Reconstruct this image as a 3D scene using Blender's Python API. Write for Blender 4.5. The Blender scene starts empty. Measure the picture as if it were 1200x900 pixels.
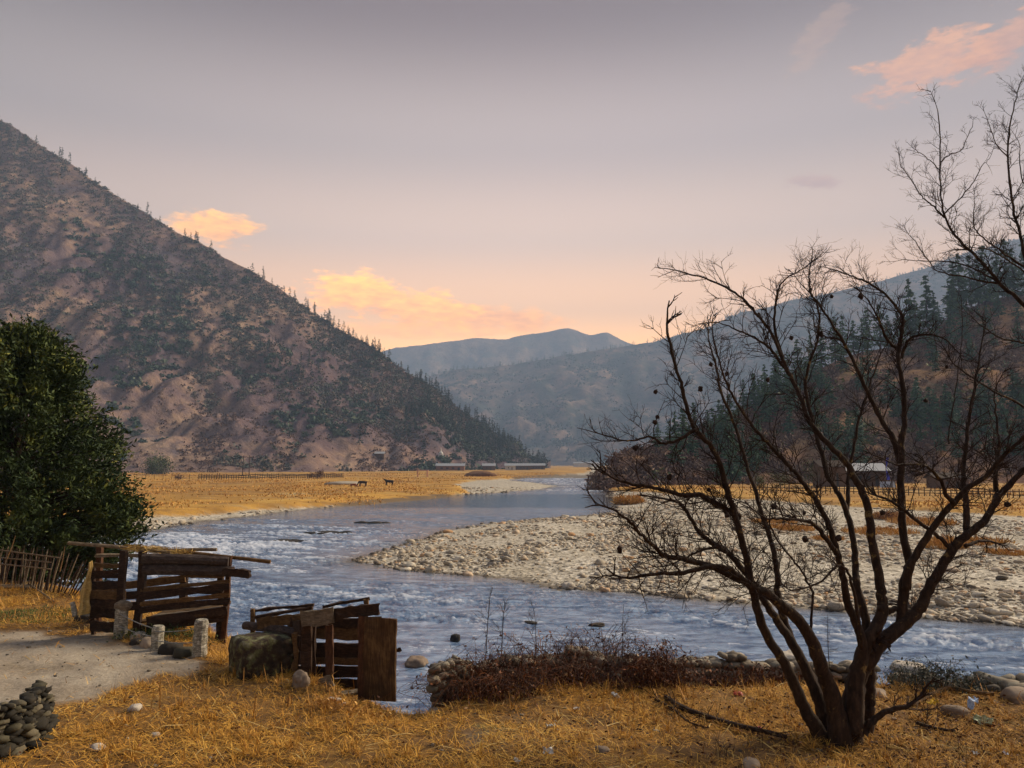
import bpy, math, random
import numpy as np
from math import radians as R
RNG = np.random.default_rng(7)
random.seed(7)
sc = bpy.context.scene
C = sc.collection

# ------------------------------------------------------------------ camera
F_PX, HOR = 934.0, 543.0
PITCH = math.atan((HOR - 450) / F_PX)
EYE = np.array([0.0, 0.0, 6.0])
cam_d = bpy.data.cameras.new('camera'); cam = bpy.data.objects.new('camera', cam_d); C.objects.link(cam)
cam.location = EYE; cam.rotation_euler = (R(90) + PITCH, 0, 0)
cam_d.sensor_width = 36; cam_d.lens = F_PX / 1200 * 36; cam_d.clip_start = 0.1; cam_d.clip_end = 30000
sc.camera = cam

def ray(px, py):
    u = (px - 600) / F_PX; v = (450 - py) / F_PX
    return np.array([u, math.cos(PITCH) - v * math.sin(PITCH), math.sin(PITCH) + v * math.cos(PITCH)])
def at(px, py, d):            # point seen at a pixel at forward distance d
    r = ray(px, py); return EYE + r * (d / r[1])
def onz(px, py, z):           # point seen at a pixel lying at height z
    r = ray(px, py); return EYE + r * ((z - EYE[2]) / r[2])

# ------------------------------------------------------------------ noise
def _h(ix, iy, seed):
    n = (ix.astype(np.int64) * 374761393 + iy.astype(np.int64) * 668265263 + seed * 1442695041) & 0xffffffff
    n = ((n ^ (n >> 13)) * 1274126177) & 0xffffffff
    return ((n ^ (n >> 16)) & 0xffffff) / float(0xffffff)
def vn(x, y, seed=0):
    ix = np.floor(x); iy = np.floor(y); fx = x - ix; fy = y - iy
    fx = fx * fx * fx * (fx * (fx * 6 - 15) + 10); fy = fy * fy * fy * (fy * (fy * 6 - 15) + 10)
    a = _h(ix, iy, seed); b = _h(ix + 1, iy, seed); c = _h(ix, iy + 1, seed); d = _h(ix + 1, iy + 1, seed)
    return (a + (b - a) * fx) * (1 - fy) + (c + (d - c) * fx) * fy
def fbm(x, y, o=4, seed=0, g=0.5):
    x = np.asarray(x, float); y = np.asarray(y, float)
    s = 0; a = 1; t = 0
    for k in range(o):
        s = s + a * vn(x * 2 ** k + 13.7 * k, y * 2 ** k - 7.3 * k, seed + k); t += a; a *= g
    return s / t                                   # 0..1
def sstep(a, b, x):
    t = np.clip((x - a) / (b - a), 0, 1); return t * t * (3 - 2 * t)
def sdist(px, py, poly):                           # signed distance, positive inside
    px = np.asarray(px, float); py = np.asarray(py, float)
    d2 = np.full(px.shape, 1e18); ins = np.zeros(px.shape, bool)
    n = len(poly)
    for i in range(n):
        ax, ay = poly[i]; bx, by = poly[(i + 1) % n]
        ex, ey = bx - ax, by - ay; L = ex * ex + ey * ey + 1e-9
        t = np.clip(((px - ax) * ex + (py - ay) * ey) / L, 0, 1)
        d2 = np.minimum(d2, (px - ax - t * ex) ** 2 + (py - ay - t * ey) ** 2)
        if abs(ey) > 1e-9:
            c = ((ay > py) != (by > py)) & (px < ex * (py - ay) / ey + ax)
            ins ^= c
    d = np.sqrt(d2); return np.where(ins, d, -d)

# ------------------------------------------------------------------ mesh building
class MB:
    def __init__(s): s.V = []; s.F = {}; s.n = 0; s.A = []
    def add(s, V, F, a=None):
        V = np.asarray(V, float).reshape(-1, 3)
        for f in (F if isinstance(F, list) else [F]):
            f = np.asarray(f, np.int64)
            s.F.setdefault(f.shape[1], []).append(f + s.n)
        s.V.append(V); s.n += len(V)
        s.A.append(np.full(len(V), 0.5) if a is None else np.broadcast_to(np.asarray(a, float), (len(V),)))
        return s
    def build(s, name, mat, parent=None, smooth=False, origin=None, attrs=None):
        V = np.concatenate(s.V) if s.V else np.zeros((0, 3))
        o3 = np.zeros(3) if origin is None else np.asarray(origin, float)
        V = V - o3
        me = bpy.data.meshes.new(name)
        me.vertices.add(len(V)); me.vertices.foreach_set('co', V.astype(np.float32).ravel())
        loops = []; starts = []; p = 0
        for k in sorted(s.F):
            f = np.concatenate(s.F[k]); loops.append(f.ravel())
            starts.append(p + np.arange(len(f)) * k); p += f.size
        loops = np.concatenate(loops); starts = np.concatenate(starts)
        me.loops.add(len(loops)); me.loops.foreach_set('vertex_index', loops.astype(np.int32))
        me.polygons.add(len(starts)); me.polygons.foreach_set('loop_start', starts.astype(np.int32))
        me.polygons.foreach_set('use_smooth', np.full(len(starts), smooth))
        me.update(calc_edges=True)
        at_ = me.attributes.new('rnd', 'FLOAT', 'POINT'); at_.data.foreach_set('value', np.concatenate(s.A).astype(np.float32))
        for k, v in (attrs or {}).items():
            a_ = me.attributes.new(k, 'FLOAT', 'POINT'); a_.data.foreach_set('value', np.asarray(v, np.float32).ravel())
        if mat is not None: me.materials.append(mat)
        o = bpy.data.objects.new(name, me); C.objects.link(o); o.location = o3
        if parent is not None:
            o.parent = parent; pw = np.zeros(3); q = parent
            while q is not None: pw = pw + np.array(q.location); q = q.parent
            o.location = o3 - pw
        return o

def grid_faces(nu, nv):
    i = np.arange(nu - 1)[:, None] * nv + np.arange(nv - 1)[None, :]
    i = i.ravel(); return np.stack([i, i + nv, i + nv + 1, i + 1], 1)

def tube(pts, rad, sides=6, rough=0.0, cap=True):
    P = np.asarray(pts, float); n = len(P); r = np.broadcast_to(np.asarray(rad, float), (n,))
    T = np.gradient(P, axis=0); T /= np.linalg.norm(T, axis=1)[:, None] + 1e-12
    up = np.array([0, 0, 1.0]) if abs(T[0][2]) < .9 else np.array([1.0, 0, 0])
    X = np.cross(T, up); X /= np.linalg.norm(X, axis=1)[:, None] + 1e-9
    for i in range(1, n):
        if X[i] @ X[i - 1] < 0: X[i] = -X[i]
    Y = np.cross(T, X)
    a = np.arange(sides) / sides * 2 * math.pi
    rr = r[:, None] * (1 + rough * (RNG.random((n, sides)) - .5)) if rough else np.repeat(r[:, None], sides, 1)
    V = P[:, None] + rr[..., None] * (np.cos(a)[None, :, None] * X[:, None] + np.sin(a)[None, :, None] * Y[:, None])
    i = np.arange(n - 1)[:, None] * sides; j = np.arange(sides)[None, :]; k = (j + 1) % sides
    F = [np.stack([(i + j).ravel(), (i + k).ravel(), (i + sides + k).ravel(), (i + sides + j).ravel()], 1)]
    V = V.reshape(-1, 3)
    if cap:
        V = np.vstack([V, P[0], P[-1]]); m = n * sides
        F.append(np.stack([np.full(sides, m), k.ravel(), j.ravel()], 1))
        F.append(np.stack([np.full(sides, m + 1), (n - 1) * sides + j.ravel(), (n - 1) * sides + k.ravel()], 1))
    return V, F

def smooth_path(pts, n):
    P = np.asarray(pts, float); m = len(P)
    if m < 3:
        t = np.linspace(0, 1, n)[:, None]; return P[0] * (1 - t) + P[-1] * t
    t = np.linspace(0, m - 1, n); i = np.clip(np.floor(t).astype(int), 0, m - 2); f = (t - i)[:, None]
    p0 = P[np.clip(i - 1, 0, m - 1)]; p1 = P[i]; p2 = P[i + 1]; p3 = P[np.clip(i + 2, 0, m - 1)]
    return .5 * (2 * p1 + (p2 - p0) * f + (2 * p0 - 5 * p1 + 4 * p2 - p3) * f ** 2 + (-p0 + 3 * p1 - 3 * p2 + p3) * f ** 3)

def board(p0, p1, w, t, facing=(0, -1, 0), seg=9, rough=.006, seed=0, warp=0.01):
    """a sawn, weathered plank from p0 to p1: w across, t thick, broad side towards 'facing'"""
    p0 = np.array(p0, float); p1 = np.array(p1, float); L = p1 - p0; Lh = L / np.linalg.norm(L)
    f = np.array(facing, float); f -= Lh * (f @ Lh); f /= np.linalg.norm(f); s = np.cross(Lh, f)
    rg = np.random.default_rng(seed + 11)
    prof = [(-.5, -.5), (-.5, .5), (-.15, .5), (.2, .5), (.5, .5), (.5, -.5), (.2, -.5), (-.15, -.5)]
    rings = []
    b = rg.normal(0, warp, 2)
    for k in range(seg):
        q = k / (seg - 1); c = p0 + L * q + f * b[0] * math.sin(q * 3.1) + s * b[1] * math.sin(q * 3.1 + .4)
        jj = rg.normal(0, rough, (8, 2))
        rings.append([c + s * (a * w + jj[i, 0]) + f * (c2 * t + jj[i, 1] * .4) + Lh * (rg.normal(0, rough * 1.5) if k in (0, seg - 1) else 0) for i, (a, c2) in enumerate(prof)])
    V = np.array(rings).reshape(-1, 3); F = []
    i = np.arange(seg - 1)[:, None] * 8; j = np.arange(8)[None, :]; k = (j + 1) % 8
    F = [np.stack([(i + j).ravel(), (i + k).ravel(), (i + 8 + k).ravel(), (i + 8 + j).ravel()], 1),
         np.array([[7, 6, 5, 4, 3, 2, 1, 0]]), np.array([[(seg - 1) * 8 + q for q in range(8)]])]
    return V, F

def ico(sub=1):
    import bmesh
    bm = bmesh.new(); bmesh.ops.create_icosphere(bm, subdivisions=sub, radius=1)
    V = np.array([v.co[:] for v in bm.verts]); F = np.array([[v.index for v in f.verts] for f in bm.faces]); bm.free()
    return V, F
ICO = {k: ico(k) for k in (1, 2, 3, 4)}
def lump(sub, seed, amp=.25, fr=1.3):
    V, F = ICO[sub]
    s = seed * 3.17
    n = fbm(V[:, 0] * fr + s, V[:, 1] * fr + V[:, 2] * fr * .7 + s, 3, seed) + fbm(V[:, 2] * fr - s, V[:, 0] * fr * .6 - V[:, 1] * fr + s, 3, seed + 5)
    return V * (1 + amp * (n - 1))[:, None] , F
def rot(V, ax, ay, az):
    def m(a, i, j):
        M = np.eye(3); M[i, i] = M[j, j] = math.cos(a); M[i, j] = -math.sin(a); M[j, i] = math.sin(a); return M
    return V @ (m(az, 0, 1) @ m(ay, 0, 2) @ m(ax, 1, 2)).T

# ------------------------------------------------------------------ tags
def tag(o, label, cat, group=None, kind=None):
    if label: o['label'] = label
    if cat: o['category'] = cat
    if group: o['group'] = group
    if kind: o['kind'] = kind
    return o
def empty(name, loc, label=None, cat=None, group=None):
    o = bpy.data.objects.new(name, None); C.objects.link(o); o.location = loc; o.empty_display_size = .2
    return tag(o, label, cat, group)

# ------------------------------------------------------------------ materials
class NT:
    def __init__(s, nt): s.nt = nt; s.n = nt.nodes; s.l = nt.links
    def node(s, t, **k):
        n = s.n.new(t)
        for a, b in k.items(): setattr(n, a, b)
        return n
    def put(s, sock, v):
        if isinstance(v, bpy.types.NodeSocket): s.l.new(v, sock)
        elif v is not None: sock.default_value = v
    def math(s, op, a, b=None, c=None, clamp=False):
        n = s.node('ShaderNodeMath', operation=op, use_clamp=clamp)
        for i, v in enumerate((a, b, c)):
            if v is not None: s.put(n.inputs[i], v)
        return n.outputs[0]
    def mix(s, f, a, b, mode='MIX'):
        n = s.node('ShaderNodeMix', data_type='RGBA', blend_type=mode)
        s.put(n.inputs[0], f); s.put(n.inputs[6], a); s.put(n.inputs[7], b); return n.outputs[2]
    def ramp(s, f, stops, interp='LINEAR'):
        n = s.node('ShaderNodeValToRGB'); n.color_ramp.interpolation = interp
        e = n.color_ramp.elements
        while len(e) < len(stops): e.new(.5)
        for i, (p, c) in enumerate(stops):
            e[i].position = p; e[i].color = (*c, 1) if len(c) == 3 else c
        s.put(n.inputs[0], f); return n.outputs[0]
    def noise(s, sc_, det=4, rough=.55, vec=None, dist=0, out=0):
        n = s.node('ShaderNodeTexNoise'); n.inputs['Scale'].default_value = sc_; n.inputs['Detail'].default_value = det
        n.inputs['Roughness'].default_value = rough; n.inputs['Distortion'].default_value = dist
        if vec is not None: s.l.new(vec, n.inputs['Vector'])
        return n.outputs[out]
    def coord(s, k='Object', scale=None):
        v = s.node('ShaderNodeTexCoord').outputs[k]
        if scale is not None:
            m = s.node('ShaderNodeMapping'); m.inputs['Scale'].default_value = scale; s.l.new(v, m.inputs['Vector']); v = m.outputs[0]
        return v
    def attr(s, name): return s.node('ShaderNodeAttribute', attribute_name=name).outputs['Fac']
def c4(c): return (*c, 1)
def mat(name):
    m = bpy.data.materials.new(name); m.use_nodes = True; t = NT(m.node_tree); b = m.node_tree.nodes['Principled BSDF']
    b.inputs['Roughness'].default_value = .85; b.inputs['Specular IOR Level'].default_value = .2
    return m, t, b
def bump(t, b, h, strength=.5, dist=.02):
    n = t.node('ShaderNodeBump'); n.inputs['Strength'].default_value = strength; n.inputs['Distance'].default_value = dist
    t.l.new(h, n.inputs['Height']); t.l.new(n.outputs[0], b.inputs['Normal'])
def simple(name, stops, scale=8, det=5, rough=.85, bs=.4, bd=.01, vec=None, spec=.2, rndmix=0.0):
    m, t, b = mat(name); v = t.coord('Object', vec)
    f = t.noise(scale, det, .6, v)
    if rndmix: f = t.math('ADD', f, t.math('MULTIPLY', t.math('SUBTRACT', t.attr('rnd'), .5), rndmix))
    t.l.new(t.ramp(f, stops), b.inputs['Base Color']); b.inputs['Roughness'].default_value = rough
    b.inputs['Specular IOR Level'].default_value = spec
    if bs: bump(t, b, t.noise(scale * 3, 5, .6, v), bs, bd)
    return m

M = {}
M['bark'] = None
m, t, b = mat('dark_bark'); v = t.coord('Object', (1, 1, .35)); n1 = t.noise(26, 6, .65, v); n2 = t.noise(9, 5, .7, t.coord('Object'))
col = t.ramp(n1, [(.3, (.012, .007, .005)), (.55, (.042, .024, .015)), (.8, (.10, .06, .034))])
col = t.mix(t.ramp(n2, [(.6, (0, 0, 0)), (.68, (.75, .75, .75))]), col, c4((.26, .17, .06)))
t.l.new(col, b.inputs['Base Color']); bump(t, b, n1, 1, .02); M['bark'] = m
M['twig'] = simple('twig_bark', [(.3, (.014, .008, .006)), (.7, (.05, .027, .019))], 30, 2, bs=0)
M['pod'] = simple('dry_pod', [(.3, (.015, .009, .008)), (.7, (.05, .028, .02))], 40, 2)
def wood(name, a, b_, c, sc_=5, lich=None, gr=(2.2, 2.2, 14)):
    m, t, b = mat(name); v = t.coord('Object', (3, 3, 3)); g = t.coord('Object', gr)
    n = t.noise(sc_, 6, .7, v, .6); n2 = t.noise(7, 4, .6, g)
    col = t.ramp(t.math('ADD', t.math('MULTIPLY', n, .55), t.math('MULTIPLY', n2, .45)), [(.32, a), (.5, b_), (.68, c)])
    rnd = t.attr('rnd'); col = t.mix(t.math('MULTIPLY', rnd, .5), col, t.mix(1, col, c4((1.7, 1.5, 1.2)), 'MULTIPLY'))
    if lich: col = t.mix(t.ramp(t.noise(14, 5, .7, t.coord('Object')), [(.56, (0, 0, 0)), (.66, (1, 1, 1))]), col, c4(lich))
    t.l.new(col, b.inputs['Base Color']); bump(t, b, n2, .8, .012); return m
M['wood_dark'] = wood('weathered_dark_wood', (0.009, 0.006, 0.004), (0.031, 0.017, 0.011), (0.081, 0.046, 0.026))
M['wood_red'] = wood('reddish_brown_wood', (0.021, 0.009, 0.006), (0.063, 0.028, 0.014), (0.112, 0.056, 0.028), gr=(14, 14, 1.6))
M['wood_brown'] = wood('warm_brown_plank', (0.031, 0.017, 0.007), (0.093, 0.053, 0.022), (0.174, 0.105, 0.046))
M['wood_grey'] = wood('silvered_wood', (0.053, 0.041, 0.030), (0.143, 0.112, 0.079), (0.270, 0.225, 0.158))
M['door'] = wood('stained_door_plank', (.012, .007, .004), (.065, .035, .015), (.19, .115, .048), 1.2, gr=(11, 11, .9))
M['wood_white'] = wood('flaking_white_post', (.02, .018, .014), (.20, .19, .16), (.62, .61, .57), 7)
M['log'] = wood('purple_grey_log', (0.014, 0.010, 0.009), (0.046, 0.034, 0.031), (0.105, 0.081, 0.068))
M['hide'] = wood('tan_bark_sheet', (.16, .1, .03), (.36, .25, .09), (.5, .37, .16))
M['mossy'] = simple('mossy_block', [(.3, (.012, .01, .008)), (.48, (.06, .04, .025)), (.56, (.12, .12, .05)), (.72, (.3, .27, .19))], 7, 7, bs=1, bd=.04)
M['wire'] = simple('galvanised_cable', [(.3, (.12, .12, .12)), (.7, (.3, .3, .28))], 30, 2, .5, bs=0)
M['straw'] = simple('straw', [(.2, (.28, .17, .05)), (.5, (.5, .34, .11)), (.8, (.7, .52, .24))], 3, 3, bs=0, rndmix=.6)

# stones: colour from per stone value
def stone_mat(name, stops, objrand=False, scale=9, bs=.6, bd=.02):
    m, t, b = mat(name)
    r = t.node('ShaderNodeObjectInfo').outputs['Random'] if objrand else t.attr('rnd')
    n = t.noise(scale, 5, .65, t.coord('Object'))
    col = t.ramp(r, stops); col = t.mix(.55, col, t.mix(1, col, t.ramp(n, [(.3, (.45, .42, .4)), (.7, (1.35, 1.3, 1.25))]), 'MULTIPLY'))
    t.l.new(col, b.inputs['Base Color']); bump(t, b, n, bs, bd); return m
PALE = [(0, (.09, .075, .06)), (.12, (.32, .26, .19)), (.42, (.52, .45, .34)), (.62, (.28, .25, .21)), (.82, (.66, .60, .48)), (.92, (.46, .26, .12)), (1, (.58, .51, .40))]
M['cobble'] = stone_mat('river_cobble', PALE); M['cobble_o'] = stone_mat('river_cobble_single', PALE, True)
WALL = [(0, (.07, .06, .05)), (.3, (.18, .15, .11)), (.6, (.32, .27, .2)), (.85, (.15, .14, .11)), (1, (.42, .36, .28))]
M['wallstone'] = stone_mat('field_stone', WALL)
M['darkstone'] = stone_mat('dark_lichened_stone', [(0, (.012, .011, .009)), (.5, (.035, .03, .022)), (.8, (.07, .063, .04)), (1, (.17, .145, .10))])
M['wetstone'] = stone_mat('wet_dark_rock', [(0, (.02, .018, .016)), (1, (.06, .05, .04))])
M['palerock'] = stone_mat('pale_boulder', [(0, (.4, .36, .3)), (1, (.5, .45, .38))])
M['rock'] = stone_mat('brown_boulder', [(0, (.2, .15, .11)), (1, (.34, .27, .2))])

# leaves / needles
def leafmat(name, stops, trans=.15):
    m, t, b = mat(name); t.l.new(t.ramp(t.attr('rnd'), stops), b.inputs['Base Color'])
    b.inputs['Roughness'].default_value = .7
    return m
M['evergreen'] = leafmat('evergreen_leaves', [(0, (.010, .017, .008)), (.5, (.03, .05, .014)), (.8, (.09, .115, .022)), (1, (.24, .23, .045))])
M['pine'] = leafmat('pine_needles', [(0, (.018, .05, .028)), (.6, (.04, .105, .05)), (1, (.09, .17, .06))])
M['farpine'] = leafmat('far_pine_needles', [(0, (.014, .026, .022)), (.6, (.03, .05, .035)), (1, (.06, .08, .05))])
M['shrub'] = leafmat('hillside_scrub', [(0, (.04, .05, .042)), (.4, (.07, .085, .06)), (.7, (.11, .095, .075)), (1, (.18, .12, .085))])
M['clump'] = leafmat('rounded_tree_foliage', [(0, (.02, .04, .028)), (.6, (.045, .075, .045)), (1, (.09, .11, .06))])
M['redscrub'] = leafmat('bare_red_scrub', [(0, (.06, .03, .025)), (.6, (.13, .07, .05)), (1, (.2, .12, .07))])
M['bramble'] = leafmat('dry_bramble', [(0, (.04, .017, .010)), (.5, (.11, .042, .02)), (.85, (.24, .085, .03)), (1, (.38, .24, .11))])
M['greenbush'] = leafmat('green_bush', [(0, (.03, .05, .015)), (.6, (.08, .10, .025)), (1, (.2, .19, .05))])
M['orange'] = leafmat('orange_grass', [(0, (.28, .13, .03)), (.5, (.5, .25, .06)), (1, (.62, .36, .1))])
M['drygrass'] = leafmat('dry_grass_blades', [(0, (.12, .055, .014)), (.3, (.38, .18, .03)), (.6, (.64, .33, .05)), (.85, (.74, .46, .10)), (1, (.8, .6, .25))])

# ------------------------------------------------------------------ shoreline polygons (world metres)
def W(px, py, z=0.0): p = onz(px, py, z); return (p[0], p[1])
far_left = [W(-900, 690), W(-400, 668), W(-100, 648), W(60, 637), W(140, 629), W(230, 612), W(330, 600.5), W(420, 591), W(500, 584), W(545, 579.5), W(585, 577.5),
            W(632, 574.5), W(652, 569.5), W(625, 565.5), W(598, 563.5), W(606, 560), W(640, 557.5), W(676, 556)]
right_b = [W(700, 556), W(702, 562), W(714, 572), W(716, 585), W(722, 600), W(700, 604), W(640, 608), W(580, 613), W(530, 620), W(480, 636), W(452, 646), W(412, 655),
           W(404, 659), W(440, 664), W(520, 672), W(600, 680), W(660, 690), W(760, 698), W(830, 705), W(1000, 718), W(1200, 735), W(1400, 752), W(1800, 790)]
WATER = far_left + right_b + [(60, 0), (-80, 0)]
MEADOW_L = [W(-900, 650, .8), W(-400, 625, .8), W(0, 604, .8), W(100, 601.5, .8), W(150, 602, .8), W(230, 598, .8), W(330, 591, .8), W(420, 586, .8), W(500, 580, .8), W(548, 574, .8), W(532, 567, .8), W(556, 562.5, .8), W(600, 559.5, .8),
            W(660, 555, .8), W(690, 553.4, .8), (300, 3000), (-3000, 3000), (-3000, 60)]
MEADOW_R = [W(2200, 640, .8), W(1400, 613, .8), W(1200, 602, .8), W(1000, 592, .8), W(880, 583.5, .8), W(790, 578, .8), W(730, 573, .8), W(706, 570, .8), W(700, 562, .8), W(704, 553.4, .8), (330, 3000), (3500, 3000), (3500, 60)]
EX = np.array([-60, -21.4, -10.2, -6.6, -4.3, -2.35, -1.5, -1.0, -.6, 0, 3.5, 4.6, 5.35, 6.2, 7.7, 14, 60])
EY = np.array([30, 25, 19, 15.8, 12.9, 11.0, 9.5, 9.5, 10.4, 10.9, 11.0, 10.9, 10.2, 9.8, 9.4, 9.0, 9.0])
def edge_y(x): return np.interp(x, EX, EY)
def ground_z(x, y):
    x = np.asarray(x, float); y = np.asarray(y, float)
    s = y - edge_y(x) + (fbm(x * .7, y * .7, 3, 31) - .5) * 1.1
    zn = 3.4 + (fbm(x * .55, y * .55, 4, 3) - .5) * .16 + (fbm(x * 4, y * 4, 3, 9) - .5) * .035
    zn = zn - .3 * sstep(-1.6, 0, s)
    t = np.clip(s / 4.6, 0, 1)
    zn = zn - 5.2 * (t ** 1.15)
    zn = np.where(s > 4.6, -1.5, zn)
    sw = -sdist(x, y, WATER)                                     # + on land
    dd = np.hypot(x, y)
    sw = sw + (fbm(x * .35, y * .35, 4, 17) - .5) * np.clip(dd * .035, .3, 3.5)
    m1 = sdist(x, y, MEADOW_L); m2 = sdist(x, y, MEADOW_R); mm = np.maximum(m1, m2)
    mm = mm + (fbm(x * .12, y * .12, 4, 23) - .5) * 5
    zf = np.clip(sw * .075, -1.2, .38 + .22 * fbm(x * .08, y * .08, 3, 41))
    zf = zf + sstep(0, 4, sw) * ((fbm(x * .3, y * .12, 4, 51) - .5) * .25)
    zf = zf + sstep(-.4, 1.6, mm) * .42
    near = (s < 6)
    z = np.where(near, np.maximum(zn, np.where(y > 20, zf, -9)), zf)
    z = np.maximum(z, -1.5)
    return z, sw, mm, s
def gz(x, y): return float(ground_z(np.array([x]), np.array([y]))[0][0])
def gp(px, py, guess=3.4):                                       # pixel -> point on the ground
    z = guess
    for _ in range(12):
        p = onz(px, py, z); z = .5 * z + .5 * gz(p[0], p[1])
    p = onz(px, py, z); return np.array([p[0], p[1], gz(p[0], p[1])])

# ground sheet
az = np.concatenate([np.linspace(-180, -62, 40)[:-1], np.linspace(-62, 62, 620), np.linspace(62, 180, 40)[1:]])
rr = np.concatenate([[0.05, .6, 1.2, 2, 3, 4], np.geomspace(4.5, 400, 460), np.geomspace(400, 4450, 50)[1:]])
A_, R_ = np.meshgrid(np.radians(az), rr, indexing='ij')
X = R_ * np.sin(A_); Y = R_ * np.cos(A_)
Z, SW, MM, SS = ground_z(X.ravel(), Y.ravel())
isnear = SS < 5
PATH = [gp(0, 735)[:2], gp(60, 742)[:2], gp(110, 745)[:2], gp(145, 752)[:2], gp(195, 765)[:2], gp(238, 775)[:2], gp(240, 785)[:2], gp(200, 796)[:2], gp(150, 812)[:2], gp(60, 832)[:2], gp(-20, 838)[:2], (-12, 8.0), (-16, 10), (-16, 13.6)]
pathd = sdist(X.ravel(), Y.ravel(), PATH)
gravel = np.where(isnear, 0, sstep(.3, -.6, MM))
g = MB().add(np.stack([X.ravel(), Y.ravel(), Z], 1), grid_faces(len(az), len(rr))[:, ::-1])
m, t, b = mat('ground_surface'); P = t.coord('Object')
far_n = t.noise(.11, 7, .62, t.coord('Object', (1, 1.6, 1))); fine = t.noise(3.2, 6, .7, P)
mead = t.ramp(far_n, [(.30, (.20, .11, .03)), (.42, (.38, .20, .04)), (.55, (.56, .30, .05)), (.68, (.66, .42, .10))])
mead = t.mix(t.ramp(t.noise(.022, 7, .68, t.coord('Object', (1, .8, 1))), [(.44, (0, 0, 0)), (.62, (.8, .8, .8))]), mead, c4((.24, .125, .035)))
mead = t.mix(t.ramp(t.noise(.045, 7, .72, t.coord('Object', (1, .6, 1))), [(.56, (0, 0, 0)), (.66, (.7, .7, .7))]), mead, c4((.44, .36, .20)))
mead = t.mix(t.ramp(fine, [(.35, (0, 0, 0)), (.75, (.45, .45, .45))]), mead, c4((.15, .09, .03)))
vo = t.node('ShaderNodeTexVoronoi'); vo.inputs['Scale'].default_value = 3.4; t.l.new(P, vo.inputs['Vector'])
vo2 = t.node('ShaderNodeTexVoronoi'); vo2.inputs['Scale'].default_value = 9; t.l.new(P, vo2.inputs['Vector'])
sepc = t.node('ShaderNodeSeparateColor'); t.l.new(vo.outputs['Color'], sepc.inputs[0])
sepc2 = t.node('ShaderNodeSeparateColor'); t.l.new(vo2.outputs['Color'], sepc2.inputs[0])
rnd2 = t.math('ADD', t.math('MULTIPLY', sepc.outputs[0], .5), t.math('MULTIPLY', sepc2.outputs[1], .5))
grav = t.ramp(rnd2, [(.1, (.10, .085, .065)), (.35, (.32, .28, .22)), (.6, (.50, .45, .36)), (.85, (.68, .62, .52))])
grav = t.mix(t.ramp(t.noise(.35, 6, .65, t.coord('Object', (1, .5, 1))), [(.45, (0, 0, 0)), (.7, (.6, .6, .6))]), grav, c4((.30, .25, .17)))
nearc = t.ramp(t.noise(1.1, 7, .68, P), [(.3, (.07, .04, .018)), (.5, (.17, .09, .03)), (.7, (.30, .16, .04))])
nearc = t.mix(t.ramp(t.noise(.8, 5, .6, P), [(.62, (0, 0, 0)), (.72, (.7, .7, .7))]), nearc, c4((.13, .12, .04)))
bank = t.ramp(fine, [(.3, (.07, .045, .03)), (.7, (.20, .14, .08))])
nearc = t.mix(t.attr('bank'), nearc, bank)
nearc = t.mix(t.ramp(t.noise(.42, 6, .65, P), [(.60, (0, 0, 0)), (.70, (.7, .7, .7))]), nearc, c4((.17, .125, .085)))
pth = t.ramp(t.math('ADD', t.math('MULTIPLY', t.noise(1.6, 6, .6, P), .6), t.math('MULTIPLY', t.noise(22, 4, .7, P), .4)), [(.36, (.19, .15, .105)), (.5, (.31, .255, .19)), (.64, (.42, .36, .275))])
nearc = t.mix(t.attr('path'), nearc, pth)
farc = t.mix(t.attr('gravel'), mead, grav)
# wet edge beside the water
farc = t.mix(t.attr('wet'), farc, c4((.10, .08, .06)))
t.l.new(t.mix(t.attr('near'), farc, nearc), b.inputs['Base Color'])
h = t.math('ADD', t.math('MULTIPLY', vo.outputs['Distance'], t.attr('gravel')), t.math('MULTIPLY', t.noise(14, 5, .7, P), .3))
bump(t, b, h, .7, .12); b.inputs['Roughness'].default_value = .95
pn = (fbm(X.ravel() * 1.6, Y.ravel() * 1.6, 4, 77) - .5) * 1.5
ground = g.build('ground', m, attrs=dict(gravel=gravel, near=isnear.astype(float), path=sstep(-.12, .22, pathd + pn * .6), bank=sstep(-.2, .9, SS),
            wet=np.where(isnear, 0, sstep(.9, .1, SW) * .8)), smooth=True)
tag(ground, 'river bank, gravel and golden meadow of the valley floor', 'ground', kind='structure')

# ------------------------------------------------------------------ river
az = np.linspace(-50, 50, 900); rr = np.geomspace(11, 330, 720)
A_, R_ = np.meshgrid(np.radians(az), rr, indexing='ij'); X = (R_ * np.sin(A_)).ravel(); Y = (R_ * np.cos(A_)).ravel()
# flow direction: lower reach runs right/down, upper-left reach bends
calm = sstep(84, 112, Y + 14 * (fbm(X * .04, Y * .04, 3, 91) - .5)) * sstep(178, 150, Y) * sstep(-40, -16, X)
rap = np.exp(-(((X + 22) / 16) ** 2 + ((Y - 57) / 22) ** 2)) + .5 * np.exp(-(((X - 14) / 14) ** 2 + ((Y - 24) / 8) ** 2)) + .35 * np.exp(-(((X + 2) / 9) ** 2 + ((Y - 30) / 8) ** 2)) + .5 * sstep(155, 175, Y)
th = np.where(Y < 45, 0.28, 0.28 + sstep(45, 75, Y) * 1.0)
u = X * np.cos(th) - Y * np.sin(th); v_ = X * np.sin(th) + Y * np.cos(th)
u = X * .94 - Y * .34; v_ = X * .34 + Y * .94
wq = (fbm(X * .25, Y * .25, 3, 3) - .5) * 3
w1 = fbm(u * .55 + wq, v_ * 1.5 + wq, 4, 5, .6) - .5
w2 = 1 - np.abs(fbm(u * 1.2 + wq, v_ * 2.8, 4, 8, .6) * 2 - 1) - .6
w3 = fbm(u * 3.2, v_ * 6.5 + wq, 3, 12, .6) - .5
amp = (.075 + .17 * np.clip(rap, 0, 1)) * (1 - .93 * calm)
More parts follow.
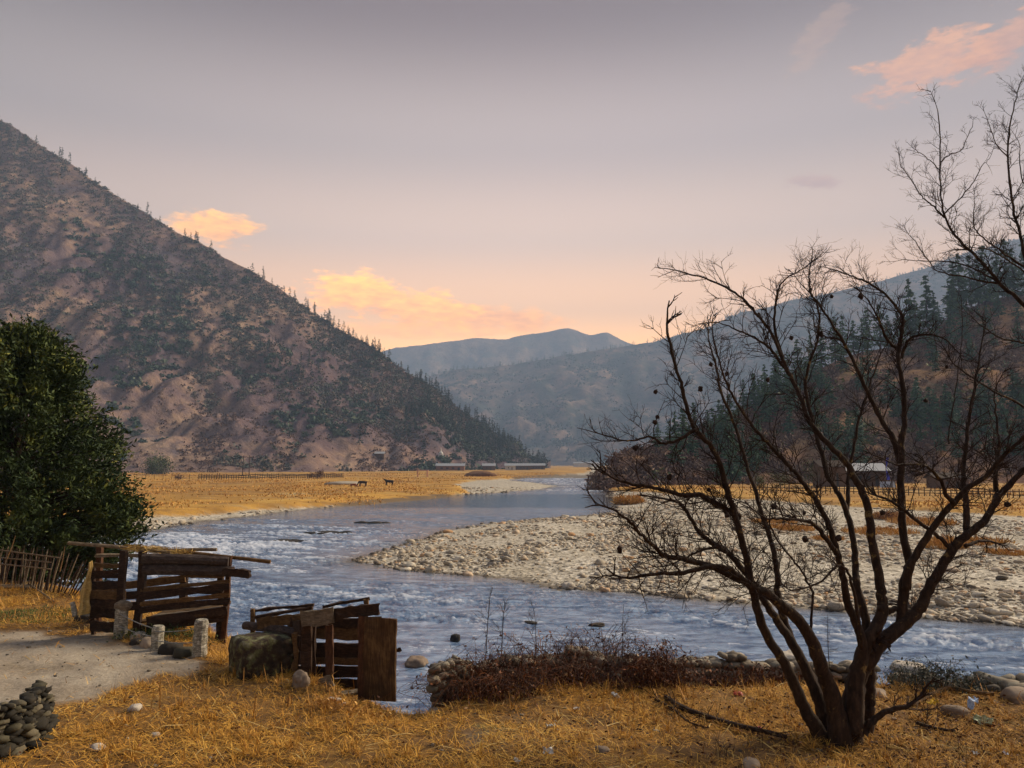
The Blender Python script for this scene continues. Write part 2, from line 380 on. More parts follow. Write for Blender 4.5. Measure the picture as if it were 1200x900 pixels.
patch = .2 + 1.6 * sstep(.34, .66, fbm(u * .10, v_ * .28, 4, 22))
Zw = amp * patch * (1.1 * w1 + .75 * w2 + .5 * w3)
foam = sstep(.60, 1.12, (w1 * 1.3 + w2 * 1.1 + w3 * .5) * 1.0 + .42 * np.clip(rap, 0, 1.1) + .35 * (fbm(u * .25, v_ * .8, 3, 60) - .45) + .16 * (patch - .9) + .12 * np.clip(rap, 0, 1)) * (1 - calm)
m, t, b = mat('river_water'); P = t.coord('Object'); Ps = t.coord('Object', (1, 2.4, 1))
n = t.noise(2.2, 5, .65, Ps); n2 = t.noise(7.5, 3, .6, Ps)
col = t.mix(t.attr('foam'), t.ramp(t.noise(.7, 6, .7, Ps), [(.40, (.02, .065, .16)), (.62, (.25, .35, .50))]), c4((.58, .62, .70)))
col = t.mix(t.attr('shallow'), col, c4((.13, .11, .08)))
t.l.new(col, b.inputs['Base Color'])
t.l.new(t.math('ADD', .07, t.math('MULTIPLY', t.attr('foam'), .5)), b.inputs['Roughness'])
b.inputs['Specular IOR Level'].default_value = .5; b.inputs['IOR'].default_value = 1.33
hh = t.math('ADD', n, t.math('MULTIPLY', n2, .35))
bn = t.node('ShaderNodeBump'); bn.inputs['Distance'].default_value = .12
t.l.new(hh, bn.inputs['Height']); t.l.new(t.math('SUBTRACT', .85, t.math('MULTIPLY', t.attr('calm'), .77)), bn.inputs['Strength']); t.l.new(bn.outputs[0], b.inputs['Normal'])
river = MB().add(np.stack([X, Y, Zw], 1), grid_faces(len(az), len(rr))[:, ::-1]).build('river', m, attrs=dict(foam=foam, calm=np.maximum(calm, .8 * sstep(1.0, .3, patch)), shallow=.85 * np.exp(-np.abs(sdist(X, Y, WATER)) / (.5 + Y * .012))), smooth=True)
tag(river, 'shallow rippling blue grey river flowing past the gravel bar', 'river', kind='structure')

# ------------------------------------------------------------------ hills
def hill(name, cols, noise_amp, mat_, label, nu=420, nv=120, prof=1.2, zb=0.3, seed=0, crest_amp=.0, gully=.5):
    cols = np.array(cols, float); px = np.linspace(cols[0, 0], cols[-1, 0], nu)
    yc = np.interp(px, cols[:, 0], cols[:, 1]); dc = np.interp(px, cols[:, 0], cols[:, 2]); db = np.interp(px, cols[:, 0], cols[:, 3])
    ks = 9 if nu > 400 else 3; k = np.ones(ks) / ks
    def sm(a): return np.convolve(np.pad(a, ks // 2, mode='edge'), k, mode='valid')
    yc, dc, db = sm(yc), sm(dc), sm(db)
    yc = yc + (fbm(px * .03, px * 0 + seed, 4, seed + 3) - .5) * crest_amp
    u = (px - 600) / F_PX
    zc = np.array([at(a, b_, c)[2] for a, b_, c in zip(px, yc, dc)])
    v = np.concatenate([np.linspace(0, 1, nv), np.linspace(1, 1.6, 24)[1:]])
    U, V_ = np.meshgrid(u, v, indexing='ij'); DC = dc[:, None]; DB = db[:, None]; ZC = zc[:, None]
    D = DB + (DC - DB) * V_
    pr = np.where(V_ <= 1, np.clip(V_, 0, 1) ** prof, np.clip(1 - (V_ - 1) * 1.3, 0, 1))
    Zh = zb - 1 + (ZC - zb + 1) * pr
    Xh = U * D; Yh = D + 0 * U
    L = float(np.mean(dc)); s = 1 / (L * .045)
    nn = (fbm(Xh * s, Yh * s, 6, seed + 20) - .5) + gully * (np.abs(fbm(Xh * s * 1.3, Yh * s * .28 + 5, 5, seed + 40) - .5) * 2 - .25)
    w = np.clip(np.sin(np.clip(V_, 0, 1) * math.pi), 0, 1) ** .7 * np.where(V_ > 1, 0, 1)
    Zh = Zh + nn * noise_amp * w
    Vv = np.stack([Xh.ravel(), Yh.ravel(), Zh.ravel()], 1)
    o = MB().add(Vv, grid_faces(len(u), len(v))[:, ::-1]).build(name, mat_, smooth=True)
    tag(o, label, 'hill', kind='structure')
    G = Vv.reshape(len(u), len(v), 3)
    def sample(a, b_):                      # a: px array, b_: v array
        i = np.clip((a - px[0]) / (px[-1] - px[0]) * (nu - 1), 0, nu - 1.001); j = np.clip(b_ * (nv - 1), 0, nv - 1.001)
        i0 = i.astype(int); j0 = j.astype(int); fi = (i - i0)[:, None]; fj = (j - j0)[:, None]
        return (G[i0, j0] * (1 - fi) + G[i0 + 1, j0] * fi) * (1 - fj) + (G[i0, j0 + 1] * (1 - fi) + G[i0 + 1, j0 + 1] * fi) * fj
    return sample
def hillmat(name, stops, s1, s2, green, bs=1, bd=4, thr=(.5, .62)):
    m, t, b = mat(name); P = t.coord('Object'); a = t.noise(s1, 8, .66, P, .4); c = t.noise(s2, 6, .7, P)
    col = t.ramp(t.math('ADD', t.math('MULTIPLY', a, .6), t.math('MULTIPLY', c, .4)), stops)
    g = t.noise(s1 * 1.7, 7, .7, t.coord('Object', (1.2, .8, 1)))
    col = t.mix(t.ramp(g, [(thr[0], (0, 0, 0)), (thr[1], (.85, .85, .85))]), col, c4(green))
    t.l.new(col, b.inputs['Base Color']); b.inputs['Roughness'].default_value = 1; b.inputs['Specular IOR Level'].default_value = 0
    bump(t, b, c, bs, bd); return m
HL = hillmat('left_slope', [(.36, (.065, .045, .06)), (.48, (.15, .10, .095)), (.56, (.25, .165, .12)), (.65, (.40, .28, .185))], .0075, .07, (.085, .07, .085), 1, 3, (.52, .62))  # darkest purple stop paints in the shadow among the scrub
HR = hillmat('right_slope', [(.32, (.08, .05, .038)), (.46, (.17, .10, .07)), (.58, (.28, .17, .09)), (.7, (.38, .25, .13))], .03, .25, (.07, .07, .04), 1, 1.5, (.55, .66))
HM = hillmat('mid_ridge', [(.38, (.07, .065, .065)), (.5, (.17, .12, .10)), (.62, (.40, .26, .18))], .006, .03, (.045, .06, .05), 1, 10, (.46, .58))
HF = hillmat('far_ridge', [(.38, (.12, .09, .08)), (.5, (.24, .17, .13)), (.62, (.42, .29, .2))], .004, .02, (.08, .09, .08), 1, 25)
S_left = hill('mountain_slope', [(-900, 20, 1250, 420), (-500, -20, 1100, 420), (-200, 50, 1000, 425), (0, 152, 900, 430), (60, 190, 880, 430), (120, 228, 860, 430), (200, 272, 830, 440), (260, 302, 810, 445), (320, 338, 795, 450), (400, 390, 775, 480),
        (450, 418, 765, 510), (500, 452, 765, 540), (540, 480, 780, 580), (580, 509, 810, 640), (620, 537, 850, 760), (645, 547.5, 880, 860)], 30, HL,
        'steep brown mountainside dotted with pines left of the river', 560, 190, 1.32, seed=1, crest_amp=9, gully=.8)
S_right = hill('wooded_hill', [(694, 566, 186, 180), (704, 553, 196, 180), (722, 538, 208, 180), (755, 524, 225, 182), (800, 512, 245, 185), (860, 484, 275, 190), (950, 440, 315, 195), (1000, 414, 335, 198), (1050, 406, 350, 200), (1100, 385, 365, 200),
        (1130, 366, 375, 200), (1200, 346, 395, 200), (1400, 290, 430, 200), (1900, 200, 480, 190), (2600, 150, 520, 170)], 7, HR,
        'brown hillside with pines rising right of the river', 420, 110, 1.1, seed=2, crest_amp=4)
S_mid = hill('middle_ridge', [(150, 470, 2850, 1900), (480, 452, 2850, 1900), (510, 438, 2850, 1900), (560, 431, 2800, 1850), (620, 423, 2800, 1800), (700, 411, 2800, 1750), (760, 401, 2800, 1700), (800, 393, 2800, 1700), (830, 384, 2800, 1700), (870, 367, 2800, 1700),
        (930, 352, 2800, 1700), (1000, 338, 2800, 1700), (1060, 325, 2800, 1700), (1120, 304, 2800, 1700), (1200, 280, 2800, 1700), (1500, 270, 2800, 1700), (2000, 290, 2800, 1600)], 95, HM,
        'hazy blue forested ridge closing the valley', 420, 100, 1.15, seed=3, crest_amp=5)
S_far = hill('far_ridge', [(100, 440, 4150, 3300), (380, 418, 4150, 3300), (450, 410, 4150, 3300), (500, 401, 4150, 3300), (550, 397, 4150, 3300), (590, 400, 4150, 3300), (625, 391, 4150, 3300), (645, 388, 4150, 3300), (665, 384, 4150, 3300), (690, 391, 4150, 3300), (700, 392, 4150, 3300),
        (714, 388, 4150, 3300), (735, 399, 4150, 3300), (800, 416, 4150, 3300), (1000, 440, 4150, 3300), (1500, 450, 4150, 3300)], 130, HF,
        'pale distant ridge under the orange clouds', 399, 80, 1.0, seed=4, crest_amp=9, gully=.9)

# ------------------------------------------------------------------ conifers and scrub
def leaf_tris(P, D, size, rg, flat=.35):
    """P centres, D directions: one kite leaf each; returns V,F"""
    n = len(P); D = D / (np.linalg.norm(D, axis=1)[:, None] + 1e-9)
    s = np.cross(D, rg.normal(0, 1, (n, 3))); s /= np.linalg.norm(s, axis=1)[:, None] + 1e-9
    L = (size * (.6 + .8 * rg.random(n)))[:, None] if np.ndim(size) else size * (.6 + .8 * rg.random(n))[:, None]
    V = np.stack([P - D * L * .5, P + s * L * flat * .5, P + D * L * .5, P - s * L * flat * .5], 1).reshape(-1, 3)
    i = np.arange(n) * 4; return V, np.stack([i, i + 1, i + 2, i + 3], 1)
def conifer_geo(seed, nwh=16, nb=7, nl=12, droop=.25, rad=.24, leaf=.075, top=1.0):
    """unit-height pine: returns trunk (V,F), crown (V,F,rnd)"""
    rg = np.random.default_rng(seed)
    tv = tube([(0, 0, -.03), (.004, 0, .4), (0, .004, .96)], [.016, .011, .003], 5)
    P = []; D = []; a0 = []
    for w in range(nwh):
        q = w / (nwh - 1); z = .12 + .86 * q + rg.normal(0, .01)
        r = rad * (1 - q) ** .8 * (.55 + .75 * rg.random()) + .018
        if q < .12: r *= .75
        for k in range(max(3, int(nb * (1 - q * .5)))):
            a = rg.random() * 6.283; rr_ = r * (.6 + .6 * rg.random())
            if rg.random() < .1: continue
            m = max(4, int(nl * (rr_ / rad + .3)))
            f = rg.random(m) ** .7
            base = np.stack([np.cos(a) * f * rr_, np.sin(a) * f * rr_, z - droop * f * rr_ + rg.normal(0, .004, m) + .1 * f ** 3 * rr_], 1)
            base += rg.normal(0, .012, (m, 3)) * (1 - .4 * q)
            d = np.stack([np.full(m, np.cos(a)), np.full(m, np.sin(a)), np.full(m, -droop)], 1) + rg.normal(0, .6, (m, 3))
            P.append(base); D.append(d); a0.append(np.clip(rg.normal(.45, .22) + (f - .5) * .35, 0, 1))
    P = np.concatenate(P); D = np.concatenate(D); a0 = np.concatenate(a0)
    V, F = leaf_tris(P, D, leaf, rg, .45)
    return tv, (V, F, np.repeat(a0, 4))
PINES = [conifer_geo(100 + i, 17, 8, 15, .3, .2 + .03 * i, .06) for i in range(4)]
PINES_FAR = [conifer_geo(200 + i, 9, 4, 4, .25, .22 + .03 * (i % 3), .13) for i in range(4)]

def far_single(mesh_src, name='pine_tree'):
    o = bpy.data.objects.new(name, mesh_src); C.objects.link(o); return o
# --- right hill: individual pines with trunk and crown
crown_me = []; trunk_me = []
for i, (tv, cr) in enumerate(PINES):
    o1 = MB().add(tv[0], tv[1]).build('trunk', M['bark']); o2 = MB().add(cr[0], cr[1], cr[2]).build('crown', M['pine'])
    trunk_me.append(o1.data); crown_me.append(o2.data); bpy.data.objects.remove(o1); bpy.data.objects.remove(o2)
def pine(p, h, k, rz, label, group, wid=1.0):
    e = empty('pine_tree', p, label, 'tree', group); e.rotation_euler.z = rz; e.scale = (h * wid, h * wid, h)
    for n_, me in (('trunk', trunk_me[k]), ('crown', crown_me[k])):
        c = bpy.data.objects.new(n_, me); C.objects.link(c); c.parent = e
    return e
rg = np.random.default_rng(5)
# crest stands seen against the blue ridge, then scattered over the slope
crest = [(1022, 1.0, 16), (1034, 1.0, 18), (1047, .98, 15), (1060, .97, 16), (1072, 1, 22), (1080, .97, 19), (1092, 1, 21), (1100, .96, 17), (1108, .99, 12), (1015, .97, 14), (1005, 1, 12),
         (1128, 1, 24), (1137, .98, 27), (1146, 1, 25), (1156, .98, 24), (1165, .97, 28), (1176, 1, 25), (1188, .99, 27), (1198, .97, 25), (1124, .97, 15), (992, 1, 15), (980, .98, 16), (968, 1, 14), (955, .97, 15), (940, .96, 14), (925, 1, 12), (910, .98, 13), (898, .96, 11), (885, 1, 11), (872, .95, 10),
         (780, .9, 7), (790, .9, 9), (770, .85, 8), (802, .95, 8), (812, .9, 9), (1215, 1, 26), (1240, 1, 24), (1270, 1, 26)]
npine = 0
for a, v, h in crest:
    p = S_right(np.array([a + rg.normal(0, 2.)]), np.array([v]))[0]
    pine(p, 1.15 * h * rg.uniform(.85, 1.1), rg.integers(4), rg.random() * 6, 'tall dark pine standing on the crest line of the right hill', 'pines along the crest of the right hill'); npine += 1
cand = 0
while npine < 200 and cand < 6000:
    cand += 1
    a = rg.uniform(790, 1420); v = rg.uniform(.12, .95)
    if fbm(np.array([a * .016]), np.array([v * 4.]), 3, 90)[0] < .46: continue
    p = S_right(np.array([a]), np.array([v]))[0]
    pine(p, rg.uniform(6, 14), rg.integers(4), rg.random() * 6, wid=rg.uniform(.85, 1.45), label='green pine growing on the slope of the right hill', group='pines scattered over the right hill'); npine += 1

# --- left mountain: far pines (largest ones single, others one stuff object)
far_me = []
for i, (tv, cr) in enumerate(PINES_FAR):
    o1 = MB().add(tv[0], tv[1], .1).add(cr[0], cr[1], cr[2]).build('pine_tree', M['farpine']); far_me.append(o1.data); bpy.data.objects.remove(o1)
A = []
for _ in range(16000):
    a = rg.uniform(-420, 640); v = rg.random() ** .9
    yy = v; dens = fbm(np.array([a * .012]), np.array([v * 5.]), 4, 130)[0] * .8 + .22 * sstep(300, 560, a) + .02 * sstep(.5, 1, v) - .22 * sstep(.35, .0, v)
    if v > .97: dens -= .08
    if rg.random() < sstep(.5, .78, dens) * .42: A.append((a, v, rg.uniform(6, 13) * (1.12 if v > .93 else 1)))
for a in np.concatenate([rg.uniform(380, 640, 60), rg.uniform(195, 380, 22), rg.uniform(-60, 195, 10)]): A.append((a, rg.uniform(.975, 1), rg.uniform(6, 14)))
for a, v in ((553, .22), (560, .24), (548, .2), (566, .3), (556, .17), (497, .16), (609, .55), (616, .5), (422, .2), (428, .24), (600, .3), (620, .35), (628, .4)): A.append((a, v, 15))
A = np.array(A); Pp = S_left(A[:, 0], A[:, 1]); app = A[:, 2] / Pp[:, 1] * (A[:, 0] > -5)
order = np.argsort(-app); st = MB(); nst = 0
for r_, i in enumerate(order):
    h = A[i, 2]; k = i % 4
    if r_ < 120:
        o = far_single(far_me[k]); o.location = Pp[i]; o.scale = (h, h, h); o.rotation_euler.z = rg.random() * 6
        top = A[i, 1] > .93
        tag(o, 'small dark pine on the skyline of the left mountain' if top else 'small dark pine on the slope of the left mountain', 'tree', 'pines on the left mountain skyline' if top else 'pines on the left mountain slope')
    else:
        tv, cr = PINES_FAR[k]; a_ = rg.random() * 6; c_, s_ = math.cos(a_), math.sin(a_)
        V = cr[0] @ np.array([[c_, -s_, 0], [s_, c_, 0], [0, 0, 1]]).T * h + Pp[i]; st.add(V, cr[1], np.clip(cr[2] + rg.normal(0, .15), 0, 1)); nst += 1
tag(st.build('hillside_pines', M['farpine']), 'many small pines spread over the left mountain', 'pines', kind='stuff')
# scrub on slopes
def scrub(S, n, pxr, size, mat_, name, label, seed, thr, vmin=.02, leafs=14, flat=.8, bias=0):
    rg = np.random.default_rng(seed); a = rg.uniform(*pxr, n); v = rg.uniform(vmin, 1, n)
    d = fbm(a * (.011 if S is S_left else .02), v * (4.2 if S is S_left else 7), 6, seed, .68) + bias * (v - .5); keep = rg.random(n) < sstep(thr, thr + .2, d); a, v = a[keep], v[keep]
    P = S(a, v); s = rg.uniform(*size, len(a))
    C0 = np.repeat(P, leafs, 0); ss = np.repeat(s, leafs)[:, None]
    off = rg.normal(0, .42, C0.shape) * ss; off[:, 2] = np.abs(off[:, 2]) * .8
    V, F = leaf_tris(C0 + off, rg.normal(0, 1, C0.shape) + [0, 0, .4], ss[:, 0] * .55, rg, flat)
    rnd = np.clip(np.repeat(rg.random(len(a)), leafs * 4) * .8 + np.repeat(rg.random(len(a) * leafs), 4) * .3, 0, 1)
    return tag(MB().add(V, F, rnd).build(name, mat_), label, 'scrub', kind='stuff')
scrub(S_left, 42000, (-420, 640), (1.2, 3.6), M['shrub'], 'hillside_scrub', 'grey green scrub covering the left mountain', 61, .40, .05, bias=.34)
scrub(S_left, 16000, (-200, 560), (1.0, 2.6), M['redscrub'], 'bare_scrub', 'leafless brown scrub on the left mountain', 67, .42, .01)
scrub(S_left, 2600, (60, 640), (2.2, 5.0), M['clump'], 'tree_clumps', 'dark rounded tree clumps on the left mountain', 63, .46, .04, leafs=60, flat=.8, bias=.1)
scrub(S_right, 22000, (696, 1500), (.8, 2.6), M['redscrub'], 'red_scrub', 'leafless reddish scrub on the right hill', 71, .36, .0, 18, .3)
scrub(S_right, 2500, (760, 1500), (1, 2.6), M['greenbush'], 'low_green_scrub', 'low green bushes on the right hill', 73, .52, .05, 16)
scrub(S_mid, 9000, (430, 1500), (7, 15), M['farpine'], 'ridge_forest', 'forest specks on the hazy middle ridge', 75, .4, .02, 8)
rgm = np.random.default_rng(9); st = MB()
for a in np.concatenate([rgm.uniform(505, 640, 60), rgm.uniform(640, 1250, 160), rgm.uniform(640, 700, 12), rgm.uniform(845, 880, 14)]):
    p = S_mid(np.array([a]), np.array([rgm.uniform(.985, 1)]))[0]; tv, cr = PINES_FAR[rgm.integers(4)]; h = rgm.uniform(10, 21) * (1.1 if 845 < a < 880 else .9); st.add(cr[0] * h + p, cr[1], cr[2])
tag(st.build('ridge_pines', M['farpine']), 'tiny pines along the crest of the middle ridge', 'pines', kind='stuff')

# ------------------------------------------------------------------ cobbles
rg = np.random.default_rng(21)
def polar(n, a0, a1, d0, d1):
    a = np.radians(rg.uniform(a0, a1, n)); d = np.exp(rg.uniform(math.log(d0), math.log(d1), n)); return d * np.tan(a), d
x, y = polar(120000, -38, 44, 27, 190); z, sw, mm, s = ground_z(x, y)
keep = (rg.random(len(x)) < .10 + .90 * sstep(.38, .55, fbm(x * .22, y * .12, 4, 99))) & (s > 5) & (sw > -.15) & (mm < -.2) & (z > -.06)
x, y, z, sw = x[keep], y[keep], z[keep], sw[keep]
size = np.exp(rg.normal(math.log(.062), .58, len(x))) * (1 + np.clip(y - 45, 0, 100) / 110); size = np.clip(size, .035, .36)
size *= np.where(sw < 1.2, 1.25, 1)
app = size / y * (np.abs(x / y) < .66); order = np.argsort(-app)
SV = [lump(2, 300 + i, .9, 1.1) for i in range(8)]; SVl = [lump(1, 320 + i, .9, 1.1) for i in range(8)]
cob_me = []
for V, F in SV:
    o = MB().add(V * [1, .8, .5], F).build('cobble', M['cobble_o'], smooth=True); cob_me.append(o.data); bpy.data.objects.remove(o)
for i in order[:260]:
    o = bpy.data.objects.new('cobble', cob_me[i % 8]); C.objects.link(o)
    o.location = (x[i], y[i], z[i] + size[i] * .18); o.scale = [size[i]] * 3; o.rotation_euler = (rg.normal(0, .2), rg.normal(0, .2), rg.random() * 6)
    near = sw[i] < 1.5
    tag(o, 'large rounded cobble at the water edge of the gravel bar' if near else 'large rounded cobble lying on the open gravel bar', 'stone', 'large cobbles at the water edge' if near else 'large cobbles on the gravel bar')
rest = order[260:]
def stones_stuff(idx, sub, name, label):
    V0s = SV if sub == 2 else SVl; mb = MB()
    for k in range(8):
        ii = idx[idx % 8 == k]
        if not len(ii): continue
        V0, F0 = V0s[k]; V0 = V0 * [1, .8, .5]
        an = rg.random(len(ii)) * 6.283; c_, s_ = np.cos(an), np.sin(an)
        V = np.stack([V0[None, :, 0] * c_[:, None] - V0[None, :, 1] * s_[:, None], V0[None, :, 0] * s_[:, None] + V0[None, :, 1] * c_[:, None], np.broadcast_to(V0[None, :, 2], (len(ii), len(V0)))], 2)
        V = V * size[ii][:, None, None] + np.stack([x[ii], y[ii], z[ii] + size[ii] * .15], 1)[:, None]
        F = F0[None] + (np.arange(len(ii)) * len(V0))[:, None, None]
        mb.add(V.reshape(-1, 3), F.reshape(-1, 3), np.repeat(np.where(sw[ii] < .3, .03, rg.random(len(ii))), len(V0)))
    return tag(mb.build(name, M['cobble'], smooth=(sub == 2)), label, 'stones', kind='stuff')
stones_stuff(rest[:9000], 2, 'gravel_bar_stones', 'pale rounded stones covering the near gravel bar')
stones_stuff(rest[9000:], 1, 'gravel_stones', 'smaller pale stones on the gravel bar and far beach')

# ------------------------------------------------------------------ rocks in the river and on the bank
def rock(name, px, py, z, sx, sy, sz, mt, label, cat='rock', seed=0, group=None, amp=.35, sub=4, rz=None):
    p = onz(px, py, z) if z is not None else gp(px, py)
    V, F = lump(sub, seed, amp * 1.9, 1.5); V = V / (np.max(np.abs(V), axis=1) ** .4)[:, None] * [sx * .92, sy * .92, sz * .85]
    V = rot(V, 0, 0, seed if rz is None else rz)
    o = MB().add(V + p + np.array([0, 0, sz * .25]), F, (seed * .37) % 1).build(name, mt, smooth=True, origin=p)
    return tag(o, label, cat, group)
rock('river_rock', 488, 779, 0, .42, .34, .2, M['rock'], 'flat brown boulder in the water right of the open crate', seed=11)
rock('river_rock', 1064, 786, 0, .48, .36, .22, M['palerock'], 'pale boulder in the river to the right of the bare tree trunks', seed=12)
rock('river_rock', 700, 734, 0, .33, .2, .12, M['wetstone'], 'small dark rock breaking the surface in midstream above the bramble', seed=13)
rock('river_rock', 534, 751, 0, .2, .18, .2, M['wetstone'], 'tiny dark rock in the water left of the thin saplings', seed=14)
rock('river_rock', 622, 731, 0, .3, .16, .08, M['wetstone'], 'low dark rock barely showing behind the thin saplings', seed=15)
rock('river_rock', 666, 688, 0.05, .32, .26, .22, M['palerock'], 'rounded pale boulder at the lower edge of the gravel bar', seed=16)
rock('river_rock', 925, 771, 0, .5, .34, .16, M['palerock'], 'pale flat boulder seen between the left stems of the bare tree', seed=17)
rg2 = np.random.default_rng(33)
def weedbar(px, py, w, label):
    mb = MB(); p0 = onz(px, py, 0)
    for i in range(26):
        V, F = lump(2, 500 + i, .5); s = rg2.uniform(.12, .42)
        q = p0 + np.array([rg2.normal(0, w * .32), rg2.normal(0, .35), .02]); mb.add(V * [s * 1.5, s, s * .45] + q, F, rg2.random())
    tag(mb.build('rock_shoal', M['wetstone'], smooth=True, origin=p0), label, 'rocks')
weedbar(437, 613, 3.6, 'dark shoal of wet rocks in the upper bend of the river')
weedbar(388, 625, 2.6, 'dark shoal of wet rocks just below the upper bend')
weedbar(342, 635, 2.2, 'dark shoal of wet rocks nearest the evergreen tree')

# ------------------------------------------------------------------ sweeping grass on the near bank
def near_grass(n, xr, yr, seed, name, mt, label, lmin, lmax, lay, wid, pathlim=-.05, dens=None, tuft=0):
    rg = np.random.default_rng(seed); x = rg.uniform(*xr, n); y = rg.uniform(*yr, n)
    if tuft: x = np.repeat(x, tuft) + rg.normal(0, .018, n * tuft); y = np.repeat(y, tuft) + rg.normal(0, .018, n * tuft)
    k = (y > 4.5) & (np.abs(x) < .78 * y + .6)
    x, y = x[k], y[k]; z, sw, mm, s = ground_z(x, y); pd = sdist(x, y, PATH) + (fbm(x * 1.6, y * 1.6, 4, 77) - .5) * .9
    cl = fbm(x * 1.3, y * 1.3, 4, seed + 4)
    k = (s < 1.6) & (z > 1.2) & ((pd < pathlim) | (rg.random(len(x)) < .012)) & ((rg.random(len(x)) < sstep(.28, .56, cl) * .8 + .2) & (rg.random(len(x)) < 1 - .6 * sstep(.60, .70, fbm(x * .7 + 4, y * .7, 4, 55))))
    x, y, z, cl, s = x[k], y[k], z[k], cl[k], s[k]; n = len(x)
    L = rg.uniform(lmin, lmax, n) * (.55 + .9 * cl); a = rg.random(n) * 6.283 + 1.2 * fbm(x * .9, y * .9, 2, 6)
    el = np.abs(rg.normal(0, lay, n)) + .08; w = wid * rg.uniform(.6, 1.3, n)
    d = np.stack([np.cos(a) * np.cos(el), np.sin(a) * np.cos(el), np.sin(el)], 1); sd = np.stack([-np.sin(a), np.cos(a), rg.normal(0, .3, n)], 1)
    p0 = np.stack([x, y, z + rg.uniform(-.005, .02, n)], 1); p1 = p0 + d * L[:, None] * .55
    d2 = d.copy(); d2[:, 2] -= rg.uniform(.1, .7, n); p2 = p1 + d2 * L[:, None] * .45; p2[:, 2] = np.maximum(p2[:, 2], z + .004)
    V = np.stack([p0 - sd * w[:, None], p0 + sd * w[:, None], p1 + sd * w[:, None] * .8, p1 - sd * w[:, None] * .8, p2], 1).reshape(-1, 3)
    i = np.arange(n) * 5
    rnd = np.clip(.12 + .75 * rg.random(n) ** 1.0 * (.55 + .6 * fbm(x * .8, y * .8, 4, 14)) + .25 * (fbm(x * .5 + 9, y * .5, 3, 15) - .4), 0, 1)
    return tag(MB().add(V, [np.stack([i, i + 1, i + 2, i + 3], 1), np.stack([i + 3, i + 2, i + 4], 1)], np.repeat(rnd, 5)).build(name, mt), label, 'grass', kind='stuff')
near_grass(480000, (-11, 11), (5.2, 17), 81, 'dry_grass', M['drygrass'], 'matted golden dry grass on the near bank', .04, .17, .26, .0026)
near_grass(5000, (-11, 11), (5.2, 17), 85, 'grass_tufts', M['drygrass'], 'rooted tufts of dry grass on the near bank', .06, .2, .75, .0026, tuft=26)
near_grass(5200, (-11, 11), (5.2, 17), 83, 'straw_stalks', M['straw'], 'loose pale straw stalks on the near bank', .15, .42, .12, .0045)
near_grass(9000, (-11, 11), (8.5, 17), 84, 'bank_tufts', M['orange'], 'upright orange tufts along the bank edge', .1, .3, 1.1, .005)
M['green'] = leafmat('green_blades', [(0, (.03, .06, .015)), (1, (.12, .16, .04))])
def tuft_patch(cx, cy, r, n, mt, name, label, L=.14, seed=0, kind='stuff', lay=.9, base=None):
    rg = np.random.default_rng(seed); a = rg.random(n) * 6.283; q = r * np.sqrt(rg.random(n)) * (.6 + .6 * fbm(np.cos(a) * 1.5 + seed, np.sin(a) * 1.5, 3, seed))
    x = cx + np.cos(a) * q; y = cy + np.sin(a) * q; z = ground_z(x, y)[0]
    P = np.stack([x, y, z], 1); el = np.clip(rg.normal(lay, .35, n), .1, 1.5); b_ = rg.random(n) * 6.283
    D = np.stack([np.cos(b_) * np.cos(el), np.sin(b_) * np.cos(el), np.sin(el)], 1); LL = L * rg.uniform(.5, 1.2, n)
    V, F = leaf_tris(P + D * LL[:, None] * .5, D, LL / 1.0, rg, .12)
    return tag(MB().add(V, F, np.repeat(rg.random(n), 4)).build(name, mt), label, 'grass', kind=kind)
p = gp(38, 722); tuft_patch(p[0], p[1], .9, 2500, M['green'], 'green_grass', 'short green grass beside the picket fence', .06, 3)

# orange grass islands on the gravel bar and meadow edge
for i, (a, b_, r, L) in enumerate([(1080, 614, 3.2, .6), (1135, 637, 2.6, .5), (1030, 624, 2.8, .45), (925, 620, 2.4, .5), (905, 612, 2.2, .4), (735, 588, 2.0, 1.3), (1040, 607, 1.8, .7), (1110, 642, 1.6, .5), (970, 632, 1.2, .3), (1180, 650, 1.3, .3)]):
    p = onz(a, b_, .5)
    tuft_patch(p[0], p[1], r, 1400, M['orange'], 'grass_island', 'patch of orange grass growing among the pale stones', L, 40 + i, kind='stuff')

rg = np.random.default_rng(66); x, y = polar(110000, -36, 40, 66, 420); z, sw, mm, s = ground_z(x, y); kk = (mm > .3) & (s > 6) & (rg.random(len(x)) < sstep(.40, .62, fbm(x * .06, y * .06, 4, 19)) * .95 + .05)
x, y, z = x[kk], y[kk], z[kk]; Lt = rg.uniform(.10, .26, len(x)) * (1 + y / 260); V, F = leaf_tris(np.stack([x, y, z + Lt * .3], 1), np.stack([rg.normal(0, .7, len(x)), rg.normal(0, .7, len(x)), np.ones(len(x))], 1), Lt, rg, .6)
tag(MB().add(V, F, np.repeat(np.clip(.3 + rg.random(len(x)) * .5 + .4 * (fbm(x * .03, y * .03, 3, 2) - .2), 0, 1), 4)).build('meadow_grass', M['orange']), 'tufts of golden grass over the far meadow', 'grass', kind='stuff')

